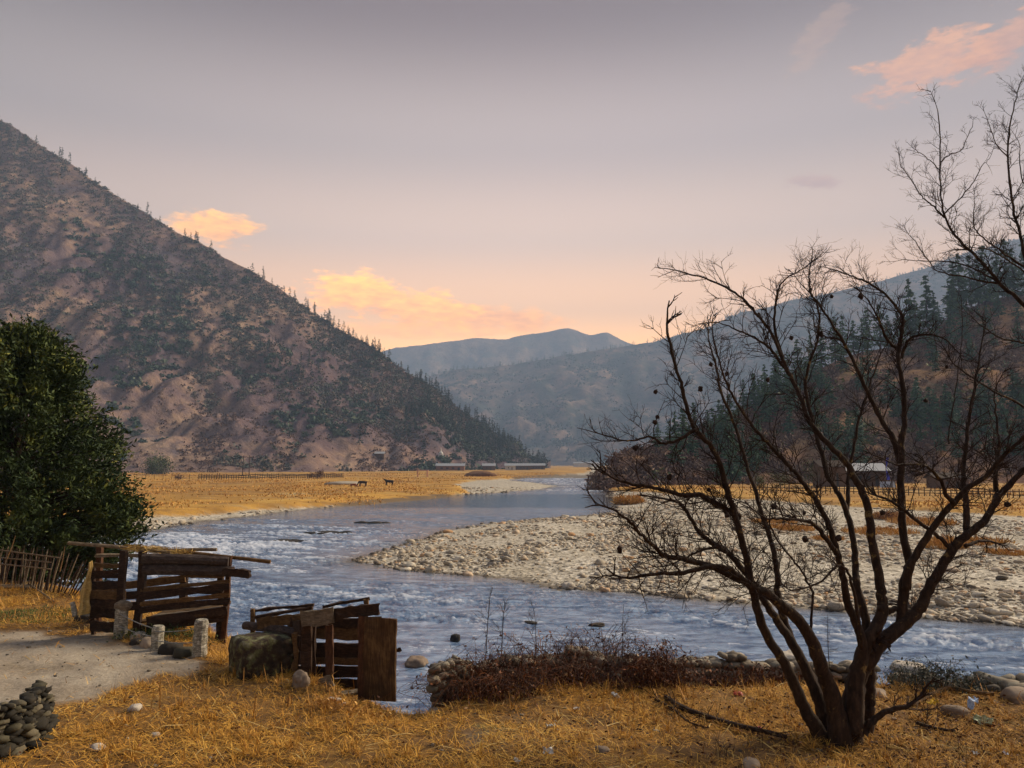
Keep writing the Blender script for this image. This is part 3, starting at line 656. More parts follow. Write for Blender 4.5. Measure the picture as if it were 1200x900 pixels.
# ------------------------------------------------------------------ bare trees
def wpath(pl, d0, d1):
    n = len(pl); return np.array([at(p[0], p[1], d0 + (d1 - d0) * (i / (n - 1)) ** 1.2) for i, p in enumerate(pl)])
class Tree:
    def __init__(s, dist, seed): s.d = dist; s.rg = np.random.default_rng(seed); s.px = dist / F_PX; s.count = 0; s.pts = []
    def twig(s, mb, p, d, L, r, depth):
        rg = s.rg; n = 4 if depth else 3
        pts = [p]; q = p.copy(); dd = d.copy(); cv = rg.normal(0, .10, 3); cv[2] += .05
        for k in range(n):
            dd = dd + cv + rg.normal(0, .09, 3); dd /= np.linalg.norm(dd); q = q + dd * L / n; pts.append(q.copy())
        V, F = tube(pts, np.linspace(r, max(r * .45, .0009), n + 1), 4 if r > .004 else 3, cap=False); mb.add(V, F, rg.random()); s.count += 1; s.pts.append(pts[-1])
        if depth > 0:
            m = rg.integers(2, 5) + (1 if depth > 1 else 0)
            for k in range(m):
                f = rg.uniform(.2, .97) * n; i = min(int(f), n - 1); pp = pts[i] + (pts[i + 1] - pts[i]) * (f - i)
                ax = rg.normal(0, 1, 3); ax -= dd * (ax @ dd); ax /= np.linalg.norm(ax) + 1e-9
                t_ = pts[i + 1] - pts[i]; t_ /= np.linalg.norm(t_)
                s.twig(mb, pp, t_ * .75 + ax * .75 + np.array([0, 0, .15]), L * rg.uniform(.35, .7), r * .62, depth - 1)
    def limb(s, pl, r0, r1, d0, d1, parent, name, tw=1.0, tl=.32, fromt=.3, twname='twigs', depth=2, flare=0):
        P = wpath(pl, d0, d1); n = max(10, len(pl) * 5); Q = smooth_path(P, n)
        Q[1:-1] += s.rg.normal(0, .004, (n - 2, 3))
        q_ = np.linspace(0, 1, n); rad = .85 * s.px * (r1 + (r0 - r1) * (1 - q_ ** .62))
        if flare: rad = rad * (1 + flare * np.exp(-np.linspace(0, 1, n) * 14))
        rad = rad * (1 + .10 * (fbm(np.arange(n) * .6, np.full(n, r0 * 7.), 2, int(r0 * 10)) - .5))
        V, F = tube(Q, rad, 10 if r0 > 4 else 6, .12 if r0 > 3 else 0)
        o = MB().add(V, F, .5).build(name, M['bark'] if r0 > 2.5 else M['twig'], parent, smooth=True)
        Lp = float(np.sum(np.linalg.norm(np.diff(Q, axis=0), axis=1))); mb = MB(); k = int(Lp * 18 * tw * (1 - fromt) + 3)
        for _ in range(k):
            f = s.rg.uniform(fromt, 1.0) * (n - 1); i = min(int(f), n - 2); p = Q[i] + (Q[i + 1] - Q[i]) * (f - i)
            t_ = Q[i + 1] - Q[i]; t_ /= np.linalg.norm(t_) + 1e-9; ax = s.rg.normal(0, 1, 3); ax -= t_ * (ax @ t_); ax /= np.linalg.norm(ax) + 1e-9
            s.twig(mb, p, t_ * .7 + ax * .8 + np.array([0, 0, .2]), tl * s.rg.uniform(.45, 1.25), max(.0024, min(.0055, rad[i] * .4)), depth)
        s.twig(mb, Q[-1], (Q[-1] - Q[-2]) / np.linalg.norm(Q[-1] - Q[-2]), tl, rad[-1], depth)
        if mb.n: mb.build(twname, M['twig'], o)
        return o
base = gp(990, 868); D = base[1]
T = Tree(D, 42)
tr = empty('bare_tree', base, 'leafless many stemmed tree with dark seed pods at the right foreground', 'tree')
def stem(pl, r0, r1, dd=0, **k): return T.limb(pl, r0, r1, D + k.pop('s0', 0), D + dd, tr, k.pop('name', 'trunk'), **k)
stem([(966, 872), (955, 850), (943, 831), (931, 802), (916, 772), (899, 746), (889, 719), (884, 699), (878, 675), (875, 655), (864, 613), (853, 578), (842, 540), (831, 520), (815, 504), (807, 484), (800, 455), (792, 431), (782, 390)], 9.5, 1.8, -.5, flare=.4, fromt=.35)
stem([(976, 872), (967, 846), (958, 816), (941, 777), (926, 750), (911, 728), (897, 706), (880, 680), (855, 649), (833, 635), (818, 622), (804, 598), (795, 588)], 10.5, 2, .4, s0=.08, flare=.4, fromt=.5, tl=.4)
stem([(985, 874), (980, 836), (972, 807), (964, 785), (953, 755), (941, 733), (923, 716), (909, 704), (897, 694), (884, 690), (868, 678), (853, 666), (831, 664), (798, 671), (775, 672), (747, 676)], 13, 1.8, -.9, s0=-.1, flare=.4, fromt=.5, tl=.36)
stem([(868, 680), (835, 664), (800, 655), (778, 651), (767, 640), (753, 629), (740, 613), (721, 598)], 5, 1.3, -1.2, s0=-.5, name='branch', fromt=.05)
stem([(866, 606), (853, 598), (833, 587), (820, 580), (798, 580), (773, 573), (744, 568), (722, 562)], 6, 1.6, -.6, s0=-.2, name='branch', fromt=.05, tl=.36)
stem([(815, 504), (795, 515), (778, 520), (760, 512), (738, 517), (716, 512)], 3, .9, -.7, s0=-.4, name='branch', fromt=.05)
stem([(856, 650), (838, 642), (815, 648), (800, 655)], 3.5, 1, .2, s0=.2, name='branch', fromt=.05)
stem([(980, 850), (950, 792), (933, 763), (919, 726), (912, 704), (911, 675), (905, 640), (892, 600), (878, 555), (862, 500), (845, 460), (838, 425), (832, 405)], 8, 1.2, .9, s0=.15, fromt=.4)
stem([(995, 874), (998, 831), (1004, 797), (1016, 777), (1031, 755), (1051, 738), (1068, 724), (1080, 709), (1096, 678), (1116, 644), (1133, 627), (1153, 611), (1169, 584), (1184, 567), (1200, 551), (1232, 522), (1262, 480)], 15, 2.5, .2, flare=.5, fromt=.45)
stem([(1000, 860), (1003, 800), (1008, 775), (1016, 752), (1029, 731), (1034, 716), (1034, 705), (1031, 684), (1027, 658), (1022, 636), (1018, 600), (1011, 578), (1000, 558), (992, 542), (974, 524), (955, 503), (946, 489), (939, 467), (926, 440), (917, 420), (903, 389), (883, 364), (863, 344), (833, 329), (804, 320)], 11, 1.1, .5, s0=-.12, fromt=.55, tl=.3, flare=.2)
stem([(917, 420), (908, 385), (909, 350), (918, 330), (945, 312)], 2.8, .8, .3, s0=.4, name='branch', fromt=.05)
stem([(926, 440), (905, 412), (888, 398), (862, 386), (842, 378)], 3.2, .9, .9, s0=.45, name='branch', fromt=.05)
stem([(1006, 800), (1011, 758), (1004, 733), (994, 709), (989, 680), (981, 649), (972, 618), (957, 587), (939, 562), (923, 544), (899, 518), (883, 500), (862, 470), (848, 440), (838, 405)], 7.5, 1, -.7, s0=-.1, fromt=.4)
stem([(980, 648), (961, 622), (948, 611), (923, 608), (899, 608)], 4, 1.3, -.9, s0=-.3, name='branch', fromt=.1)
stem([(1012, 790), (1016, 741), (1012, 716), (1004, 684), (1003, 670), (1001, 640), (992, 600), (981, 576), (970, 558), (961, 524), (952, 493), (944, 455), (950, 422), (959, 393), (959, 362), (950, 342), (948, 322)], 7.5, 1, 1.0, s0=.1, fromt=.45)
stem([(992, 600), (994, 578), (994, 556), (1001, 520), (1010, 480), (1018, 455), (1030, 420)], 4, 1.2, 1.0, s0=.6, name='branch', fromt=.2)
stem([(1010, 760), (1000, 690), (985, 663), (958, 684), (928, 692)], 3, .9, -.8, s0=-.2, name='branch', fromt=.5)
stem([(1056, 734), (1060, 684), (1066, 660), (1060, 636), (1056, 591), (1056, 547), (1057, 513), (1060, 495), (1058, 451), (1053, 424), (1053, 407), (1057, 385), (1058, 371), (1040, 347), (1020, 333), (1000, 324), (988, 320)], 8, 1, .7, s0=.1, fromt=.4, tl=.28)
stem([(1056, 545), (1047, 513), (1034, 495), (1014, 453), (994, 411), (974, 378), (957, 353), (946, 340)], 5.5, 1, .6, s0=.35, name='branch', fromt=.1)
stem([(1053, 410), (1040, 398), (1029, 373), (1016, 350)], 3.5, 1, .4, s0=.6, name='branch', fromt=.1)
stem([(1056, 420), (1065, 398), (1085, 392), (1105, 396), (1120, 410)], 2.8, .9, .2, s0=.6, name='branch', fromt=.1)
stem([(1062, 690), (1067, 664), (1082, 636), (1100, 609), (1118, 589), (1133, 573), (1156, 558), (1169, 542), (1184, 527), (1202, 510), (1232, 478)], 6.5, 1.8, -.5, s0=.05, fromt=.3)
stem([(1116, 644), (1100, 629), (1082, 616), (1062, 600), (1044, 587)], 3.6, 1.8, -.3, s0=.1, name='branch', fromt=.4)
stem([(1133, 627), (1133, 604), (1131, 578), (1129, 553), (1133, 513), (1136, 489), (1144, 440), (1150, 405)], 6, 1.1, .5, s0=.15, name='branch', fromt=.2)
stem([(1169, 584), (1167, 569), (1167, 547), (1171, 524), (1169, 502), (1165, 465)], 5, 1, .3, s0=.2, name='branch', fromt=.2)
stem([(1118, 589), (1109, 580), (1102, 562), (1089, 549), (1078, 544), (1049, 544)], 4, 1.2, -.6, s0=-.2, name='branch', fromt=.2)
stem([(1131, 640), (1148, 634), (1160, 634)], 3, 1.6, .3, s0=.1, name='branch', fromt=.6)
stem([(1012, 860), (1021, 846), (1041, 833), (1063, 828)], 6, 3, -.2, s0=-.15, name='branch', fromt=.6, tw=.4)
stem([(1014, 874), (1018, 840), (1019, 819), (1020, 787), (1018, 770)], 9, 6, .1, s0=.12, flare=.4, fromt=.95, tw=.1)
stem([(953, 755), (950, 733), (952, 697), (945, 680), (933, 660), (915, 640), (902, 615)], 2.4, .9, -.7, s0=-.1, name='branch', fromt=.4)
stem([(1034, 718), (1050, 714), (1064, 716), (1068, 713)], 5, 3, .2, s0=.1, name='branch', fromt=.9, tw=.1)
for i, (a, b_) in enumerate([(834, 427), (852, 438), (819, 454), (768, 462), (768, 486), (767, 494), (888, 367), (929, 395), (949, 338), (979, 346), (962, 391), (852, 605), (840, 640), (785, 560), (908, 592), (940, 632), (983, 626), (1048, 585), (1179, 589), (832, 575), (945, 608), (1030, 600), (723, 646), (900, 440), (1010, 350), (745, 522), (1090, 470), (1112, 430)]):
    p = at(a, b_, D + .1); TP = np.array(T.pts) if i == 0 else TP
    # hang each pod on the twig tip seen nearest to its place
    sc1 = (TP - EYE) / (TP[:, 1:2]) * (p[1]); p = TP[int(np.argmin(np.sum((EYE + sc1 - p) ** 2, 1)))]; V, F = lump(2, 700 + i, .8, 2.2)
    MB().add(V * [.022, .022, .026] * T.rg.uniform(.8, 1.3) + p, F).build('seed_pod', M['pod'], tr)
# second tree: limbs reaching in from the right edge
D2 = 8.6; T2 = Tree(D2, 77); T2.px *= .72
rootp = at(1390, 860, D2); rootp[2] = gz(rootp[0], rootp[1])
tr2 = empty('bare_tree', rootp, 'leafless tree whose upper branches reach in from the right edge', 'tree')
def st2(pl, r0, r1, dd=0, **k): return T2.limb(pl, r0, r1, D2 + k.pop('s0', 0), D2 + dd, tr2, k.pop('name', 'branch'), **k)
st2([(1390, 872), (1385, 760), (1370, 640), (1345, 540), (1310, 470)], 20, 10, 0, name='trunk', fromt=.95, tw=.1, flare=.4)
st2([(1320, 490), (1260, 425), (1213, 373), (1200, 357), (1173, 333), (1147, 303), (1123, 280), (1107, 253), (1102, 217), (1102, 167), (1099, 130)], 6.5, .9, .1, fromt=.35, tl=.26, tw=.8, depth=2)
st2([(1107, 255), (1092, 240), (1080, 230), (1067, 210), (1055, 193)], 2, .7, -.2, s0=.05, fromt=.1, tl=.2, tw=.8, depth=2)
st2([(1102, 190), (1115, 180), (1127, 175), (1140, 145)], 1.6, .6, .2, s0=.05, fromt=.2, tl=.15, tw=.6, depth=2)
st2([(1102, 200), (1090, 188), (1072, 175)], 1.3, .6, .2, s0=.05, fromt=.2, tl=.14, tw=.6, depth=2)
st2([(1330, 520), (1270, 400), (1207, 313), (1197, 280), (1187, 240), (1181, 183), (1185, 140), (1193, 105)], 6, .9, .5, fromt=.4, tl=.26, tw=.8, depth=2)
st2([(1182, 185), (1167, 167), (1155, 135)], 1.6, .6, .5, s0=.4, fromt=.1, tl=.16, tw=.8, depth=2)
st2([(1173, 333), (1150, 329), (1133, 325), (1100, 318), (1090, 307), (1070, 280)], 2.6, .7, -.3, s0=.05, fromt=.1, tl=.22, tw=.8, depth=2)
st2([(1168, 330), (1140, 314), (1113, 307), (1085, 306), (1055, 305)], 2.2, .6, .2, s0=.05, fromt=.1, tl=.2, tw=.8, depth=2)
st2([(1250, 380), (1207, 320), (1180, 300), (1157, 282), (1142, 267), (1142, 240)], 3.6, .8, .3, s0=.2, fromt=.2, tl=.25, tw=.9)
st2([(1260, 400), (1225, 345), (1195, 315), (1165, 295), (1140, 290)], 3, .8, -.4, s0=.2, fromt=.2, tl=.25, tw=.9)
st2([(1107, 250), (1125, 232), (1140, 215), (1150, 196), (1160, 185)], 1.7, .6, .2, s0=.05, fromt=.2, tl=.22, tw=.9, depth=1)
st2([(1270, 250), (1235, 235), (1200, 215), (1195, 170)], 3, .8, .6, s0=.4, fromt=.2, tl=.22, tw=.8, depth=1)
st2([(1300, 560), (1200, 478), (1167, 460), (1138, 442), (1116, 424), (1108, 410)], 3.2, .9, -.5, fromt=.3, tl=.25, depth=1)
st2([(1300, 500), (1230, 410), (1200, 402), (1173, 396), (1153, 384), (1136, 369)], 3, .8, .3, fromt=.3, tl=.22, depth=1)
st2([(1112, 520), (1113, 498), (1120, 455), (1127, 400), (1127, 353)], 1.5, .6, .1, fromt=.3, tl=.14, tw=.5, depth=1)
print('twigs', T.count, T2.count)

# ------------------------------------------------------------------ big evergreen on the left
rg = np.random.default_rng(55)
D3 = 19.6; tb = at(14, 672, D3); tb[2] = gz(tb[0], tb[1])
ev = empty('evergreen_tree', tb, 'large dense dark evergreen tree at the left edge above the picket fence', 'tree')
mb = MB(); V, F = tube(smooth_path([tb + [0, 0, -.2], tb + [.1, .1, 1.5], tb + [-.05, 0, 3.2], tb + [.05, 0, 5.2]], 14), np.linspace(.2, .03, 14), 8, .1); mb.add(V, F); mb.build('trunk', M['bark'], ev, smooth=True)
# crown radius by height measured on the photo (right side)
hz = np.array([0.0, .5, 1.0, 1.6, 2.2, 2.8, 3.4, 4.0, 4.6, 5.2, 5.6, 5.9]); hr = np.array([2.0, 2.35, 2.55, 2.6, 2.45, 2.3, 2.1, 1.9, 1.65, 1.2, .75, .2])
tips = []
for _ in range(1500):
    h = rg.uniform(.05, 5.75); a = rg.random() * 6.283; q = np.interp(h, hz, hr) * (.25 + .75 * rg.random() ** .45) * (1 + .75 * (fbm(np.array([a * 2.2]), np.array([h * 1.7]), 4, 4, .6)[0] - .5))
    tips.append((q * math.cos(a), q * math.sin(a), h))
for _ in range(70): tips.append((rg.normal(2.75, .22), rg.normal(-.3, .35), rg.normal(1.7, .3)))
for _ in range(14): tips.append((rg.normal(2.5, .12), rg.normal(-.3, .3), rg.normal(.7, .12)))
tips = np.array(tips) * [1.02, 1.1, 1.10]; lm = MB(); br = MB()
for i, tp in enumerate(tips):
    p = tb + tp; c = tb + np.array([0, 0, max(.3, tp[2] - .55)]); d = p - c; L = np.linalg.norm(d); d /= L
    if i % 3 == 0:
        V, F = tube(smooth_path([c + d * L * .1, c + d * L * .6 + [0, 0, .08], p], 6), np.linspace(.02, .004, 6), 4, cap=False); br.add(V, F)
    m_ = 75; f = rg.random(m_) ** .8; P = p - d * (1 - f)[:, None] * .55 + rg.normal(0, .10, (m_, 3)) * (.5 + f)[:, None] + np.array([0, 0, -.1]) * (f ** 2)[:, None]
    DD = d * .7 + rg.normal(0, .55, (m_, 3)) + np.array([0, 0, .15]); V, F = leaf_tris(P, DD, .13, rg, .34)
    tone = np.clip(.2 + .3 * rg.random() + .25 * rg.random(m_) + .28 * (rg.random() < .10 + .25 * sstep(3.5, 6.5, tp[2])), 0, 1); lm.add(V, F, np.repeat(tone, 4))  # bright tufts grow likelier with height: light on the crown painted into leaf colour
br.build('limb', M['bark'], ev); lm.build('crown', M['evergreen'], ev)

# ------------------------------------------------------------------ picket fence on the left
D4 = 15.2
f0 = gp(-60, 684); f1 = gp(92, 700)
fe = empty('picket_fence', f0, 'leaning fence of rough sticks in front of the dark evergreen tree', 'fence')
rg = np.random.default_rng(12); n = 84
for i in range(n):
    q = i / (n - 1); p = f0 + (f1 - f0) * q + np.array([rg.normal(0, .02), rg.normal(0, .04), 0]); p[2] = gz(p[0], p[1]) - .05; lean = rg.normal(.10, .05) + .28 * sstep(.72, 1, q); h = rg.uniform(.72, .92) * (1 - .22 * sstep(.75, 1, q))
    V, F = tube(smooth_path([p, p + [lean * .5, rg.normal(0, .02), h * .5], p + [lean, rg.normal(0, .03), h]], 5), [.016, .015, .014, .013, .008], 5, .2)
    MB().add(V, F, rg.random()).build('picket', M['wood_grey' if i % 3 == 1 else 'wood_dark'], fe)
for (ya, yb, r_) in ((642, 655, .017), (653, 660, .015), (660, 668, .018)):
    p, q = at(-60, ya - 4, f0[1] - .05), at(60 if ya != 642 else 72, yb - 1, f1[1] - .0); V, F = tube(smooth_path([p, (p + q) / 2 + [0, 0, .01], q], 8), np.linspace(r_, r_ * .7, 8), 6, .1); MB().add(V, F, .8).build('rail', M['wood_grey'], fe)
for a, b_, c, d_ in ((8, 645, 18, 628), (70, 660, 76, 640)):
    p, q = at(a, b_ + 10, f1[1] - .1), at(c, d_, f1[1] + .1); V, F = tube([p, (p + q) / 2 + [.01, 0, 0], q], [.014, .012, .006], 5, .1); MB().add(V, F, .8).build('picket', M['wood_brown'], fe)
p, q = gp(-40, 690), gp(50, 691)
o = MB().add(*board(p + [0, 0, .06], q + [0, 0, .06], .13, .05, (0, -.4, 1), seed=4), .9).build('loose_plank', M['wood_grey'], origin=p); tag(o, 'long pale plank lying at the foot of the stick fence', 'plank')
p, q = gp(34, 690), gp(64, 707)
o = MB().add(*tube(smooth_path([p + [0, 0, .1], q + [0, 0, .03]], 5), np.linspace(.018, .01, 5), 5), .9).build('fallen_stick', M['wood_grey'], origin=p); tag(o, 'thin pale stick fallen on the grass below the stick fence', 'stick')

# ------------------------------------------------------------------ first pen (timber cattle chute)
p1 = gp(205, 752); DF = 12.35
pen = empty('timber_pen', at(205, 740, DF) * [1, 1, 0] + [0, 0, gz(at(205, 740, DF)[0], DF)], 'dark weathered timber stock pen with log topped side beside the river', 'pen')
def bd(a, b_, w, th, mt='wood_dark', name='rail', facing=(0, -1, 0), seed=[0], parent=None, rnd=None, par=None, warp=.012, rough=.006):
    seed[0] += 1; V, F = board(a, b_, w, th, facing, seed=seed[0], warp=warp, rough=rough); r_ = random.random() if rnd is None else rnd
    return MB().add(V, F, r_).build(name, M[mt], par or pen)
def rnd_log(a, b_, r0, r1, mt='log', name='top_log', par=None, sides=10, rough=.14, rnd=.4):
    V, F = tube(smooth_path([a, (np.array(a) + b_) / 2 + [0, 0, .012], b_], 12), np.linspace(r0, r1, 12), sides, rough); return MB().add(V, F, rnd).build(name, M[mt], par or pen)
def down(a, top, bot_px, d, w, th, mt='wood_dark', name='post', par=None):   # post running to the ground
    P0 = at(a, top, d); B = at(bot_px, 740, d); B[2] = gz(B[0], B[1]) - .12; return bd(P0, B, w, th, mt, name, par=par)
R_end = 12.9
down(146, 645, 141, DF, .10, .08); down(166.5, 645, 160, DF - .02, .10, .09); 
down(268, 652, 262, R_end - .35, .075, .07, 'wood_red')
bd(at(259, 715, R_end - .3), np.array([*at(254, 768, R_end - .35)[:2], gz(at(254, 768, R_end - .35)[0], R_end - .35) - .1]), .08, .07, name='post')
down(117.5, 640, 113, DF + 1.15, .10, .08, 'wood_red'); down(216, 668, 214, DF + 1.3, .11, .08); down(258, 668, 258, R_end + .75, .09, .08)
down(109, 660, 110, DF + .1, .06, .06)
# gate side rails (left)
for ya, yb, w, mt in ((661, 663, .06, 'wood_brown'), (670, 669, .055, 'wood_dark'), (676.5, 675, .07, 'wood_dark'), (685.5, 685.5, .12, 'wood_dark'), (696.5, 697.5, .12, 'wood_brown'), (708, 708, .14, 'wood_dark'), (720, 722, .15, 'wood_dark'), (733, 735, .15, 'wood_dark')):
    bd(at(106, ya, DF + .06), at(147, yb, DF + .05), w, .035, mt)
# left end / rear rails
for ya, yb, w, mt in ((651, 651, .05, 'wood_grey'), (690, 678, .12, 'wood_brown'), (701, 691, .12, 'wood_dark'), (713, 706, .13, 'wood_dark')):
    bd(at(112, ya, DF + 1.05), at(217, yb, DF + 1.2), w, .04, mt)
for ya, yb, w, mt in ((672, 674, .10, 'wood_brown'), (692, 693, .09, 'wood_dark'), (710, 712, .10, 'wood_dark'), (722, 724, .1, 'wood_dark')):
    bd(at(214, ya, DF + 1.15), at(262, yb, R_end + .65), w, .04, mt)
# front (river road side) logs and rails
rnd_log(at(167, 655, DF - .06), at(268, 658, R_end - .42), .085, .075)
rnd_log(at(168, 667.5, DF - .05), at(274, 670, R_end - .42), .085, .08)
bd(at(262, 670, R_end - .5), at(293, 673, R_end - .55), .12, .09, 'wood_dark', 'rail')
for ya, yb, w, mt in ((692, 681, .055, 'wood_brown'), (699, 687, .10, 'wood_dark'), (708, 697, .06, 'wood_brown'), (716, 704, .09, 'wood_dark')):
    bd(at(165, ya, DF - .07), at(269, yb, R_end - .43), w, .04, mt)
bd(at(172, 728, DF - .08), at(266, 715.5, R_end - .45), .13, .05, 'wood_dark'); bd(at(165, 739, DF - .02), at(262, 724, R_end - .4), .10, .05, 'wood_dark')
# floor planks
for i in range(7):
    q = i / 6; a = at(168, 727 - 1.2 * 0, DF + .06) * 1.0; b_ = at(247, 718, R_end - .45)
    o3 = np.array([-.06, 1.02 * q, 0]); bd(a + o3 - [0, 0, .02], b_ + o3 - [0, 0, .02], .15, .03, 'wood_grey' if i % 2 else 'wood_brown', 'floor_board', (0, 0, 1))
# top poles
rnd_log(at(80, 636.5, DF + .25), at(200, 647.5, DF + .1), .028, .026, 'wood_grey', 'top_pole', rnd=.9)
rnd_log(at(150, 641, DF + .3), at(317, 658.5, R_end - .3), .022, .03, 'wood_brown', 'top_pole', rnd=.9)
rnd_log(at(196, 646, DF + .5), at(254, 644, R_end - .1), .03, .026, 'wood_grey', 'top_pole', rnd=.7)
rgs = np.random.default_rng(8); n_ = 900; q = rgs.random(n_)
Pst = at(150, 643, DF + .15)[None] * (1 - q[:, None]) + at(225, 650, DF + .3)[None] * q[:, None] + rgs.normal(0, 1, (n_, 3)) * [.04, .09, .02] + [0, 0, .02]
V, F = leaf_tris(Pst, rgs.normal(0, 1, (n_, 3)) * [1, .5, .2], .16, rgs, .06); MB().add(V, F, np.repeat(rgs.random(n_) * .6, 4)).build('straw_thatch', M['straw'], pen)
# tan bark sheet hanging on the left corner: its own thing
sh = []
for i in range(10):
    q = i / 9; yy = 659 + 62 * q; xa = 104 - 14.5 * q + 1.5 * math.sin(i); xb = 107.5 - 3.5 * q + 1.2 * math.sin(i * 1.7)
    if i > 6: pass
    sh.append([at(xa, yy, DF - .02 - .12 * q + .03 * math.sin(i * 2)), at((xa * 2 + xb) / 3, yy, DF - .07 - .15 * q), at((xa + 2 * xb) / 3, yy - 1, DF - .03 - .12 * q), at(xb, yy - 2, DF - .02 - .1 * q)])
sh = np.array(sh).reshape(-1, 3); back = sh + [.0, .025, 0]
Fg = grid_faces(10, 4); rim = [i * 4 for i in range(10)] + [36 + j for j in range(1, 4)] + [i * 4 + 3 for i in range(8, -1, -1)] + [2, 1]
Fr = np.array([[rim[i], rim[(i + 1) % len(rim)], rim[(i + 1) % len(rim)] + 40, rim[i] + 40] for i in range(len(rim))])
o = MB().add(np.vstack([sh, back]), [Fg[:, ::-1], Fg + 40, Fr], .6).build('hanging_sheet', M['hide'], origin=sh[0]); tag(o, 'stiff tan sheet of bark hung over the left corner of the timber pen', 'bark sheet')
p = gp(97, 712)
o = rnd_log(at(85, 706, DF - .1), at(88, 722, DF - .15), .035, .04, 'wood_white', 'stub', par=pen)
bdr = rock('field_stone', 104, 728, None, .22, .16, .12, M['wetstone'], 'dark stone at the foot of the hanging bark sheet', seed=31)

# short white posts with cables
gp0 = gp(145, 752); rail = empty('cable_barrier', gp0, 'low barrier of three flaking white posts joined by two thin cables', 'barrier')
posts = []
for (a, top, bot, r_) in ((141, 710, 748, .095), (184, 733, 761, .085), (234, 726, 770, .095)):
    B = gp(a, bot); d = B[1]; H = at(a, top, d)[2]; pts = [B - [0, 0, .1], B + [0, 0, (H - B[2]) * .5], np.array([B[0] + .01, B[1], H])]
    V, F = tube(smooth_path(pts, 9), np.array([1.05, 1, 1.02, .97, 1, .96, .98, .95, .82]) * r_, 12, .10)
    MB().add(V, F, .6).build('post', M['wood_white'], rail); posts.append((B, H))
V, F = lump(3, 44, .3); MB().add(V * [.13, .11, .09] + [posts[0][0][0] + .02, posts[0][0][1], posts[0][1] + .0], F, .4).build('post_head', M['wood_grey'], rail)
for fz in (.80, .42):
    for i in (0, 1):
        a, b_ = posts[i], posts[i + 1]
        pa = a[0] * [1, 1, 0] + [0, -.08, a[0][2] + (a[1] - a[0][2]) * fz]; pb = b_[0] * [1, 1, 0] + [0, -.08, b_[0][2] + (b_[1] - b_[0][2]) * min(.9, fz + (.15 if i == 0 else 0))]
        V, F = tube(smooth_path([pa, (pa + pb) / 2 - [0, 0, .02], pb], 8), .0065, 6); MB().add(V, F).build('cable', M['wire'], rail)
for i, (a, b_, s_, mt, lb) in enumerate([(163, 748, .13, 'palerock', 'pale rounded stone between the first two white posts'), (160, 754, .10, 'wetstone', 'dark low stone between the first two white posts'), (175, 757, .15, 'rock', 'reddish stone left of the middle white post'), (200, 765, .17, 'wetstone', 'dark mossy stone right of the middle white post'), (216, 769, .15, 'darkstone', 'dark stone left of the right white post'), (190, 759, .13, 'darkstone', 'dark stone behind the middle white post')]):
    rock('field_stone', a, b_, None, s_, s_ * .8, s_ * .7, M[mt], lb, seed=60 + i, sub=3)

# ------------------------------------------------------------------ mossy block and crate (second pen)
bp = gp(305, 796)
V, F = ICO[4]; Vc = V / (np.max(np.abs(V), axis=1)[:, None] ** .82); nz = fbm(Vc[:, 0] * 2.6 + 3, Vc[:, 1] * 2.6 + Vc[:, 2] * 2.1, 5, 9) - .5
Vc = Vc * (1 + .26 * nz)[:, None]; Vc = rot(Vc * [.34, .33, .29], 0, 0, .62)
o = MB().add(Vc + at(306, 771, bp[1] + .34), F).build('mossy_block', M['mossy'], smooth=True, origin=bp); tag(o, 'big squared mossy block left of the open crate', 'block')
DK = gp(400, 813)[1]; 
cr = empty('open_crate', gp(400, 813), 'broken open fronted wooden crate with a brown door board', 'crate')
kw = dict(par=cr)
rnd_log(at(287, 733, DK + .95), at(350, 742, DK + .42), .055, .06, 'log', 'side_log', cr)
bd(at(296, 714, DK + .95), at(296, 750, DK + .95), .055, .05, 'wood_brown', 'post', **kw)
bd(at(294, 717, DK + 1.0), at(368, 709, DK + .98), .035, .05, 'wood_dark', 'top_rail', **kw); bd(at(300, 723, DK + .75), at(366, 712, DK + .7), .04, .05, 'wood_dark', 'top_rail', **kw)
bd(at(302, 731, DK + .72), at(356, 725, DK + .5), .13, .03, 'wood_brown', 'side_board', **kw)
def pz(a, top, bot, d, w, th, mt, name='post'):
    return bd(at(a, top, d), at(a, bot, d), w, th, mt, name, par=cr)
pz(359, 716, 812, DK + .08, .13, .05, 'wood_dark', 'corner_board'); pz(344, 742, 800, DK + .2, .06, .05, 'wood_brown'); pz(386.5, 732, 800, DK + .02, .09, .06, 'wood_red'); pz(424, 722, 822, DK - .1, .075, .07, 'wood_red')
pz(366, 730, 806, DK + .15, .08, .04, 'wood_dark')
bd(at(353, 724, DK - .03), at(391.5, 721, DK - .05), .19, .03, 'wood_grey', 'top_board', rnd=.1, **kw)
bd(at(390, 720.5, DK + .0), at(444, 713.5, DK - .08), .135, .035, 'wood_dark', 'top_board', rnd=.5, **kw)
bd(at(378, 712, DK + .9), at(433, 701.5, DK + .9), .035, .05, 'wood_dark', 'top_rail', **kw); pz(428, 702, 730, DK + .85, .06, .05, 'wood_brown')
# back boards seen through the open front
for ya, w, mt in ((728, .12, 'wood_dark'), (742, .15, 'wood_brown'), (763, .2, 'wood_dark'), (775, .09, 'wood_brown'), (787, .13, 'wood_dark'), (801, .13, 'wood_dark')):
    bd(at(340, ya - 1, DK + .55), at(447, ya + 1, DK + .5), w, .03, mt, 'back_board', rnd=.35, **kw)
for ya, w in ((735, .16), (753, .16), (771, .16), (789, .16)):
    bd(at(338, ya, DK + .95), at(353, ya, DK + .1), w, .03, 'wood_dark', 'side_board', (-1, -.4, 0), **kw)
